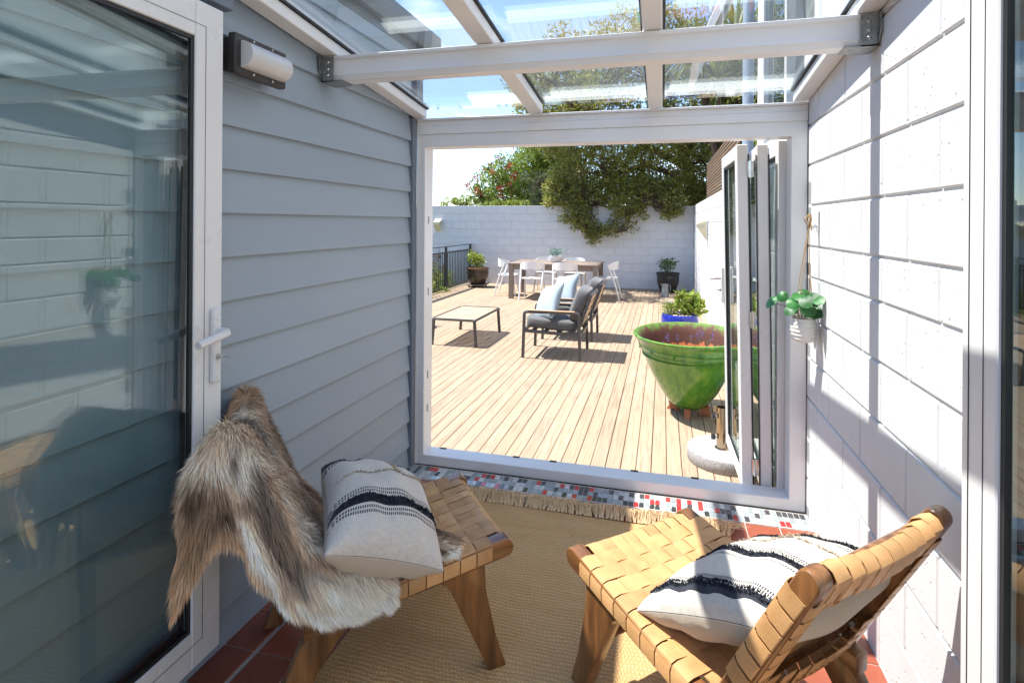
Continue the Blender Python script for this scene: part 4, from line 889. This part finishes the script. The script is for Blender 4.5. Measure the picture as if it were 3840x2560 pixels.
for a in range(3): part('foot', MB().box((-.04, -.03, 0), (.04, .03, .032), .005), 'black_glaze', kp, (.14 * math.cos(R(30 + 120 * a)), .14 * math.sin(R(30 + 120 * a)), 0), (0, 0, R(30 + 120 * a)))
C = sprigs(kp, 9, .36, .16, .42, 'leaf_mid', .06, .028, 13)
V, F = clumps(random.sample(C, 3), 7, .03, .025, .016); leafpart('flowers', V, F, 'flower_purple', kp)
wc = thing('watering_can', 'galvanised zinc jug standing in front of the black pot', 'jug', (1.50, 9.30, ZD))
part('body', MB().lathe([(.0001, 0), (.085, 0), (.086, .01), (.066, .20), (.062, .235), (.074, .27), (.072, .272), (.058, .237), (.058, .05), (.0001, .05)], 24), 'zinc', wc, smooth=60)
part('spout', MB().add([(-.066, -.03, .225), (-.066, .03, .225), (-.115, -.012, .285), (-.115, .012, .285), (-.07, -.035, .262), (-.07, .035, .262)], [(0, 1, 3, 2), (0, 2, 4), (1, 5, 3)]), 'zinc', wc, smooth=0)
part('handle', MB().tube([(.064, 0, .235), (.10, 0, .25), (.115, 0, .21), (.105, 0, .14), (.078, 0, .09)], .008, 8), 'zinc', wc)
bb = potted('pot_plant', 'shiny cobalt blue bowl with pebbles, daisies and a lime geranium', (1.67, 4.80, ZD), [(.0001, 0), (.14, 0), (.18, .04), (.238, .19), (.247, .28), (.232, .35), (.214, .355), (.214, .33), (.0001, .32)], 'blue_glaze')
part('soil', MB().lathe([(.0001, .33), (.213, .325)], 30), 'soil', bb)
pebs = [mesh('pebble', MB().lathe([(.0001, -.4), (.5, -.32), (.9, -.05), (.88, .15), (.5, .36), (.0001, .42)], 9, fn=lambda r, z, t, s=s: r * (1 + .12 * math.sin(2 * t + s) + .08 * math.sin(3 * t + 2 * s))), 'pebble', smooth=80) for s in range(4)]
for k in range(55):
    a = random.uniform(0, 6.28); r = .20 * random.random() ** .5; s_ = random.uniform(.018, .032); put('pebble', random.choice(pebs), bb, (r * math.cos(a), r * math.sin(a), .335 + random.uniform(0, .015)), (0, 0, random.uniform(0, 6)), (s_, s_ * random.uniform(.7, 1), s_ * .8))
sm = MB(); V1, F1 = clumps([(-.11 + random.gauss(0, .05), random.gauss(0, .05), .38 + random.uniform(-.03, .09)) for _ in range(40)], 16, .05, .035, .012); leafpart('daisy_foliage', V1, F1, 'leaf_bright', bb)
V1, F1 = clumps([(-.12 + random.gauss(0, .06), random.gauss(0, .06), .51) for _ in range(8)], 9, .014, .018, .010); leafpart('daisies', V1, F1, 'flower_white', bb)
C = []
for x, y, z in [(.04, .0, .33), (.10, .03, .42), (.06, -.04, .50), (.14, .02, .36), (.02, .05, .42), (.23, .0, .38), (.26, -.03, .32), (.20, .04, .44), (.10, -.06, .28)]: z += .10; sm.tube([(.05, 0, .32), (x * .7 + .02, y * .6, .25 + z * .4), (x, y, z)], [.007, .006, .004], 6); C += [(x + random.gauss(0, .03), y + random.gauss(0, .03), z) for _ in range(3)]
part('stem', sm, 'stem', bb); V1, F1 = clumps(C, 9, .06, .085, .075); leafpart('geranium_foliage', V1, F1, 'leaf_lime', bb)
tpz = potted('terracotta_pot', 'scalloped terracotta pot beside the side wall behind the green urn', (1.80, 3.42, ZD), [(.0001, 0), (.17, 0), (.19, .02), (.27, .28), (.30, .36), (.325, .375), (.325, .39), (.29, .385), (.26, .30), (.0001, .29)], 'terracotta')
tpz['category'] = 'pot'
ch0 = tpz.children[0]; bpy.data.meshes.remove(ch0.data)
part('pot', MB().lathe([(.0001, 0), (.17, 0), (.19, .02), (.27, .28), (.30, .36), (.325, .375), (.325, .39), (.29, .385), (.26, .30), (.0001, .29)], 64, fn=lambda r, z, t: r * (1 + (.06 * abs(math.sin(6 * t)) if z > .3 and r > .1 else 0))), 'terracotta', tpz, smooth=60)

ur = thing('glazed_urn', 'large green glazed urn on terracotta feet with lavender inside', 'urn', (1.665, 1.815, ZD), rot=(R(2.2), R(-.5), 0))
op = [(.105, .055), (.125, .060), (.165, .10), (.235, .20), (.30, .32), (.345, .42), (.370, .485), (.3745, .489), (.371, .494), (.384, .518), (.3885, .522), (.386, .527), (.405, .560), (.4090, .563), (.406, .568), (.418, .60), (.436, .632), (.448, .644), (.450, .656), (.438, .662)]
ip = [(.438, .662), (.418, .650), (.392, .615), (.375, .575), (.34, .48), (.28, .36), (.18, .30), (.0001, .295)]
part('body', MB().lathe([(.0001, .055)] + op, 72, cap=False), 'green_glaze', ur, smooth=60)
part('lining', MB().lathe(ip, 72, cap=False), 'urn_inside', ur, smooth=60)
part('soil', MB().lathe([(.0001, .352), (.27, .350)], 30), 'soil', ur)
cd = MB()
for k in range(150):
    a = 2 * math.pi * k / 150; cd.box((-.006, -.0035, -.0035), (.006, .0035, .0035), .001, Matrix.Translation((.3758 * math.cos(a), .3758 * math.sin(a), .4905)) @ Matrix.Rotation(a + math.pi / 2 + .5, 4, 'Z'))
part('rope_band', cd, 'green_glaze', ur)
for k in range(12): a = 2 * math.pi * k / 12 + .2; part('rosette', MB().lathe([(.0001, .010), (.004, .009), (.006, .005), (.012, .007), (.016, .0)], 12), 'green_glaze', ur, (.400 * math.cos(a), .400 * math.sin(a), .548), (0, R(90), a))
for k, a in enumerate((R(-98), R(-20), R(160), R(80))):
    pts = [(-.045, 0), (-.02, .0), (0, .018), (.02, .0), (.05, 0), (.055, .012), (.03, .045), (.04, .075), (.02, .085), (0, .07), (-.03, .085), (-.042, .075), (-.028, .04), (-.052, .012)]
    part('foot', MB().prism(pts, 1, -.022, .022), 'terracotta', ur, (.130 * math.cos(a), .130 * math.sin(a), -.004), (0, 0, a), bev=.003, seg=1)
sm = MB(); fl = []
for k in range(15):
    a = random.uniform(0, 6.28); r = .20 * random.random() ** .5; p0 = (r * .6 * math.cos(a), r * .6 * math.sin(a), .35); h = random.uniform(.22, .34); p2 = (r * 1.25 * math.cos(a) + .02, r * 1.25 * math.sin(a) - .02, .35 + h); sm.tube([p0, ((p0[0] + p2[0]) / 2, (p0[1] + p2[1]) / 2, .35 + h * .55), p2], .0022, 5)
    for q in range(7): fl.append((p2[0] + random.gauss(0, .006), p2[1] + random.gauss(0, .006), p2[2] - q * .007 + random.gauss(0, .003)))
part('lavender_stems', sm, 'stem', ur); V, F = leaves(np.repeat(np.array(fl), 3, 0), .010, .006, np.array((0, 0, .4))); leafpart('lavender_flowers', V, F, 'flower_purple', ur)
V, F = clumps([(random.gauss(0, .09), random.gauss(0, .09), .37) for _ in range(22)], 10, .05, .05, .006); leafpart('lavender_leaves', V, F, 'leaf_sage', ur)

ub = thing('umbrella_base', 'round granite umbrella base with a steel pole socket by the folded doors', 'umbrella base', (1.862, .885, ZD))
part('disc', MB().lathe([(.0001, 0), (.246, 0), (.25, .006), (.25, .072), (.244, .080), (.0001, .080)], 64), 'granite', ub, smooth=40)
part('socket', MB().lathe([(.036, .080), (.034, .082), (.034, .350), (.031, .350), (.031, .10)], 28, (-.03, 0, 0), cap=False), 'bronze_steel', ub, smooth=40); part('flange', MB().lathe([(.031, .0805), (.046, .0805), (.044, .085), (.034, .087)], 28, (-.03, 0, 0), cap=False), 'bronze_steel', ub, smooth=40)
for z in (.29, .155):
    kb = part('clamp_knob', MB().tube([(0, 0, 0), (-.022, 0, 0)], .018, 10), 'black_metal', ub, (-.075, -.012, z), (0, 0, .2)); part('clamp_bolt', MB().tube([(-.002, 0, 0), (.03, 0, 0)], .006, 8), 'steel', kb)
part('bracket', MB().box((-.085, -.012, .315), (-.064, .012, .36), .002), 'bronze_steel', ub)

# ------------------------------------------------------------------ slat fence on the side wall, neighbour's house
sf = thing('slat_fence', 'brown horizontal slat fence standing on the deck side wall', 'fence', (W + .10, 6.0, 1.858))
for k in range(14): part('slat', MB().box((-.01, -2.6, .03 + .0475 * k), (.008, 2.05, .03 + .0475 * k + .030), .002), 'fence_wood', sf)
for y in (-2.55, -1.4, -.3, .9, 2.0): part('post', MB().box((.0085, y - .035, -.02), (.06, y + .035, .70), .003), 'fence_wood', sf)
nh = thing('neighbour_house', 'white rendered neighbouring house with an open awning window beyond the glass roof', 'house', (W + 1.5, 0, 1.8)); n_ = wloc(nh); XN = W + .13
part('wall', MB().box((XN, -3.3, 1.87), (XN + 3.5, .30, 5.2)).box((XN, 2.1, 1.87), (XN + 3.5, 2.45, 5.2)).box((XN, .3005, 1.87), (XN + 3.5, 2.0995, 2.15)).box((XN, .3005, 3.9), (XN + 3.5, 2.0995, 5.2)), 'house_white', nh, n_, smooth=0)
fr_ = part('window', MB().box((XN - .02, .301, 2.151), (XN + .06, .37, 3.899), .004).box((XN - .02, 2.03, 2.151), (XN + .06, 2.099, 3.899), .004).box((XN - .02, .3705, 2.151), (XN + .06, 2.0295, 2.22), .004).box((XN - .02, .3705, 3.83), (XN + .06, 2.0295, 3.899), .004).box((XN - .01, 1.17, 2.2205), (XN + .05, 1.23, 3.829), .004), 'door_white', nh, n_)
part('pane', MB().box((XN + .02, 1.2305, 2.2205), (XN + .032, 2.029, 3.829)), 'glass_window', fr_, smooth=0)
sh = part('open_sash', MB().box((-.02, 0, 0), (.02, .06, 1.5), .003).box((-.02, .72, 0), (.02, .78, 1.5), .003).box((-.02, .0605, 0), (.02, .7195, .06), .003).box((-.02, .0605, 1.44), (.02, .7195, 1.5), .003), 'door_white', nh, (XN - n_[0] * 0 + n_[0] - .03, .385 + n_[1], 3.80 - 1.5 * math.cos(R(24)) + n_[2]), (0, 0, 0))
sh.matrix_local = Matrix.Translation((XN + n_[0] - .03, .385 + n_[1], 3.80 + n_[2])) @ Matrix.Rotation(R(24), 4, 'Y') @ Matrix.Translation((0, 0, -1.5))
part('pane', MB().box((-.004, .0605, .0605), (.004, .7195, 1.4395)), 'glass_window', sh, smooth=0)
part('downpipe', MB().tube([(XN - .06, 2.60, 1.86), (XN - .06, 2.60, 5.1)], .05, 16), 'pipe_blue', nh, n_)

# ------------------------------------------------------------------ trees and shrubs
def tree(name, label, base, limbs, centers, per, rad, L, W_, mat, trunk_r=.16, cat='tree', up=.4, group=None, extra=None, hang=()):
    t = thing(name, label, cat, base, group=group); o = wloc(t); m = MB()
    for pts, r0, r1 in limbs:
        n = len(pts); m.tube(pts, [r0 + (r1 - r0) * i / (n - 1) for i in range(n)], 9)
    ends = np.array([p for pts, _, _ in limbs for p in pts[1:]])
    for c in list(centers) + list(hang):
        if random.random() < .75:
            d = ends - np.array(c); e = ends[np.argmin((d ** 2).sum(1) + rng.uniform(0, .4, len(ends)))]; mid = (np.array(c) + e) / 2 + rng.normal(0, .08, 3); m.tube([tuple(e), tuple(mid), c], [.014, .009, .004], 4, False)
    part('trunk', m, 'bark', t, o); V, F = clumps(centers, per, rad, L, W_, up); leafpart('crown', V, F, mat, t, o)
    if hang: V, F = clumps(hang, 22, .105, .082, .032, .1); leafpart('hanging_foliage', V, F, mat, t, o)
    if extra:
        for nm, pts, mt, pr, rd, l_, w_ in extra: V, F = clumps(pts, pr, rd, l_, w_, .8); leafpart(nm, V, F, mt, t, o)
    return t
rt = random.Random(77)
# big evergreen leaning over the end wall
lim = [([(2.5, 12.6, -.7), (2.45, 12.4, 1.0), (2.2, 12.1, 2.2), (2.0, 11.9, 2.9)], .22, .16), ([(2.0, 11.9, 2.7), (2.0, 11.3, 3.2), (2.3, 11.0, 3.6), (2.8, 11.0, 4.2)], .11, .05), ([(2.0, 11.9, 2.9), (1.0, 11.6, 3.4), (.1, 11.3, 3.8), (-.7, 11.3, 4.4)], .10, .03), ([(2.0, 11.9, 2.6), (1.0, 11.4, 2.9), (.2, 10.95, 2.6), (-.4, 10.6, 2.1)], .08, .025), ([(2.2, 12.1, 2.4), (1.7, 11.3, 2.6), (1.4, 10.85, 2.3), (1.1, 10.5, 1.95)], .07, .025), ([(2.0, 11.9, 2.9), (1.6, 12.4, 4.2), (1.3, 12.6, 5.2)], .12, .04), ([(.2, 10.95, 2.6), (-.2, 10.6, 1.9), (-.25, 10.45, 1.3)], .03, .01), ([(.1, 11.3, 3.8), (-.4, 10.2, 4.0), (-.7, 9.2, 4.2), (-.8, 8.6, 4.4)], .06, .015), ([(-.4, 10.2, 4.0), (-1.3, 9.5, 4.2)], .03, .012), ([(-.4, 10.2, 4.0), (.0, 9.4, 4.2)], .03, .012), ([(1.1, 10.5, 1.95), (.7, 10.42, 1.6), (.6, 10.4, 1.25)], .022, .009)]
C = []
for _ in range(3600):
    x = rt.uniform(-2.2, 4.2); z = rt.uniform(1.7, 6.7); y = 10.85 - .55 * min(1, max(0, z - 1.95)) + 2.8 * rt.random() ** 1.7
    zt = np.interp(x, [-2.2, -1.9, -.9, .9, 3, 4.2], [5.0, 5.3, 6.1, 6.6, 6.5, 5.5]) + .2 * math.sin(4 * x); edge = np.interp(z, [1.7, 3.2, 3.9, 4.6, 5.4, 6.6], [-1.45, -1.35, -1.75, -2.15, -1.9, -.6]) + .18 * math.sin(5 * z)
    if z > zt or x < edge: continue
    if math.sin(2.3 * x + 1.1) * math.sin(2.9 * z + .4) * math.sin(2.1 * y) > .42 and rt.random() < .8: continue
    if z > 3.6 and rt.random() < .5: continue
    C.append((x, y, z))
for _ in range(240):      # boughs reaching out over the deck, above the door head
    x = rt.uniform(-1.9, .1); y = rt.uniform(8.3, 10.8); z = rt.uniform(3.55, 4.7) + (10.8 - y) * .12
    if math.sin(4.1 * x) * math.sin(3.3 * y + 1) > .25: continue
    C.append((x, y, z))
low_b = [(-1.28, 1.85), (-1.05, 1.45), (-.85, 1.42), (-.65, 1.42), (-.62, 1.12), (-.42, .90), (-.22, .86), (.0, 1.0), (.2, 1.12), (.55, 1.02), (.86, 1.2), (.80, 1.5), (1.25, 1.42), (1.55, 1.55), (1.92, 1.72)]
H_ = []
for _ in range(620):
    x = rt.uniform(-1.3, 1.95); zb = np.interp(x, [a for a, _ in low_b], [b_ for _, b_ in low_b]); z = zb + .05 + (rt.random() ** 1.2) * (2.45 - zb)
    gap = math.sin(5.2 * x + 1.3) * math.sin(4.1 * z + .7)
    if z < 1.85 and (gap > .25 or (x > .75 and z - zb > .22 and z < 1.75)): continue
    H_.append((x, rt.uniform(10.25, 10.58) + max(0, z - 1.9) * .3, z))
tree('evergreen_tree', 'big evergreen tree leaning over the end wall with a hanging branch', (2.5, 12.6, -.75), lim, C, 38, .19, .090, .037, 'leaf_tree', hang=H_)
# red flowering tree
lim = [([(-2.3, 13.2, -.7), (-2.3, 13.0, 1.2), (-2.5, 12.9, 2.1)], .14, .09), ([(-2.5, 12.9, 2.1), (-3.1, 12.6, 2.7), (-3.5, 12.5, 3.0)], .07, .02), ([(-2.5, 12.9, 2.1), (-2.1, 12.8, 3.0), (-2.2, 12.8, 3.9)], .08, .02), ([(-2.3, 13, 1.5), (-3.0, 12.5, 2.0), (-3.6, 12.3, 2.2)], .05, .015)]
C = []
for _ in range(900):
    x = rt.uniform(-4.15, -.9); z = rt.uniform(1.7, 4.6); y = rt.uniform(12.0, 14.0)
    lim_z = np.interp(x, [-4.2, -3.9, -3.5, -3.0, -2.6, -2.2, -1.5, -.9], [1.9, 2.4, 2.95, 3.25, 3.7, 4.1, 4.6, 4.4])
    if z > lim_z + rt.uniform(-.15, .1): continue
    C.append((x, y, z))
fls = [(rt.uniform(-4.0, -2.2), rt.uniform(11.7, 12.1), 0) for _ in range(24)]; fls = [(x, y, min(np.interp(x, [-4.2, -3.9, -3.5, -3.0, -2.6, -2.2], [1.9, 2.4, 2.9, 3.2, 3.6, 4.0]), rt.uniform(1.95, 3.9))) for x, y, _ in fls]
tree('flowering_tree', 'bright green tree with red blossoms behind the end wall', (-2.3, 13.2, -.75), lim, C, 50, .2, .095, .036, 'leaf_bright', extra=[('blossom', fls, 'flower_red', 34, .075, .075, .014)])
tree('sage_bush', 'grey-green feathery bush rising above the end wall between the trees', (-1.75, 11.6, -.75), [([(-1.75, 11.6, -.7), (-1.75, 11.6, 1.6), (-1.7, 11.6, 2.4)], .05, .015)], [(rt.gauss(-1.75, .22 + max(0, 2.3 - z) * .25), rt.uniform(11.3, 11.8), z) for z in [rt.uniform(1.75, 2.75) for _ in range(90)]], 34, .12, .06, .014, 'leaf_sage', cat='bush', up=1.2)
tree('vine', 'yellow-green vine creeping over the top of the end wall', (-3.0, 11.05, 1.0), [([(-4.3, 11.0, 1.6), (-3.6, 11.0, 1.8), (-2.6, 11.0, 1.82), (-1.9, 11.0, 1.8)], .015, .01)], [(x, 10.98 + rt.gauss(0, .08), 1.84 + rt.uniform(-.02, .12) + (.10 if -4.15 < x < -3.6 else 0)) for x in [rt.choice((rt.uniform(-4.25, -3.55), rt.uniform(-3.3, -1.9))) for _ in range(60)]], 14, .085, .06, .05, 'leaf_lime', cat='vine')
# cabbage-tree style spiky plant and shrubs over the side fence
def spiky(label, base, heads, n, L):
    t = thing('cabbage_tree', label, 'tree', base); o = wloc(t); m = MB(); lf = MB()
    for hx_, hy_, hz_ in heads:
        m.tube([base, ((base[0] + hx_) / 2 + .1, (base[1] + hy_) / 2, (base[2] + hz_) / 2), (hx_, hy_, hz_)], [.12, .09, .07], 8)
        for k in range(n):
            d = Vector((rt.gauss(0, 1), rt.gauss(0, 1), rt.gauss(.35, .8))).normalized(); l_ = L * rt.uniform(.7, 1.1); p = Vector((hx_, hy_, hz_)); dr_ = .35 * rt.random(); s_ = d.cross(Vector((0, 0, 1)));  s_ = (s_ if s_.length > .1 else Vector((1, 0, 0))).normalized() * .022
            a, b_, c = p + d * .05, p + d * l_ * .55 + Vector((0, 0, -dr_ * .2)), p + d * l_ + Vector((0, 0, -dr_ * l_)); lf.add([a - s_ * .5, a + s_ * .5, b_ + s_, b_ - s_, c], [(0, 1, 2, 3), (3, 2, 4)])
    part('trunk', m, 'bark', t, o); part('crown', lf, 'leaf_palm', t, o, smooth=0, norm=False)
spiky('spiky cabbage tree seen through the glass roof beyond the fence', (3.0, 9.6, -.7), [(2.5, 9.0, 4.3), (2.9, 9.4, 5.4), (2.1, 9.3, 5.0), (3.2, 9.2, 4.7)], 130, 1.1)
tree('broadleaf_tree', 'dense broadleaf tree beyond the slat fence', (4.2, 9.0, -.75), [([(4.2, 9.0, -.7), (4.1, 9, 2), (3.9, 8.9, 4)], .15, .06)], [(rt.uniform(2.75, 5.2), rt.uniform(6.8, 11.2), rt.uniform(1.6, 4.9)) for _ in range(210)], 40, .22, .085, .034, 'leaf_tree')
tree('hedge_shrub', 'sunlit yellow-green shrub right behind the slat fence', (2.9, 6.2, -.75), [([(2.9, 6.2, -.7), (2.9, 6.2, 1.5), (2.8, 6.3, 2.2)], .04, .015)], [(rt.uniform(2.5, 3.2), rt.uniform(3.8, 8.1), rt.uniform(1.5, 2.75)) for _ in range(120)], 30, .16, .07, .04, 'leaf_lime', cat='shrub')
# garden below the railing
for i, (x, y, lb) in enumerate(((-4.05, 9.55, 'leafy green garden shrub with blue flower spikes below the railing corner'), (-4.1, 8.3, 'leafy green garden shrub with pink and blue flowers beside the railing post'), (-4.3, 7.0, 'leafy green garden shrub further along the railing'))):
    C = [(x + rt.gauss(0, .32), y + rt.uniform(-.8, .8), rt.uniform(-.55, .42) - (.25 if rt.random() < .3 else 0)) for _ in range(95)]
    sp_ = [(x + rt.gauss(.1, .3), y + rt.uniform(-.7, .7), rt.uniform(.35, .82)) for _ in range(7)]
    sps = [(a + rt.gauss(0, .008), b_ + rt.gauss(0, .008), c - k * .03) for a, b_, c in sp_ for k in range(7)]
    tree('garden_shrub', lb, (x, y, -.75), [([(x, y, -.74), (x, y, -.2), (x + .1, y, .2)], .03, .01)] + [([(a, b_, -.5), (a, b_, c)], .006, .003) for a, b_, c in sp_], C, 38, .15, .075, .034, ('leaf_bright', 'leaf_lime', 'leaf_mid')[i], cat='shrub', group='garden shrubs below the deck', extra=[('flower_spike', sps, 'flower_purple', 6, .02, .022, .012)])
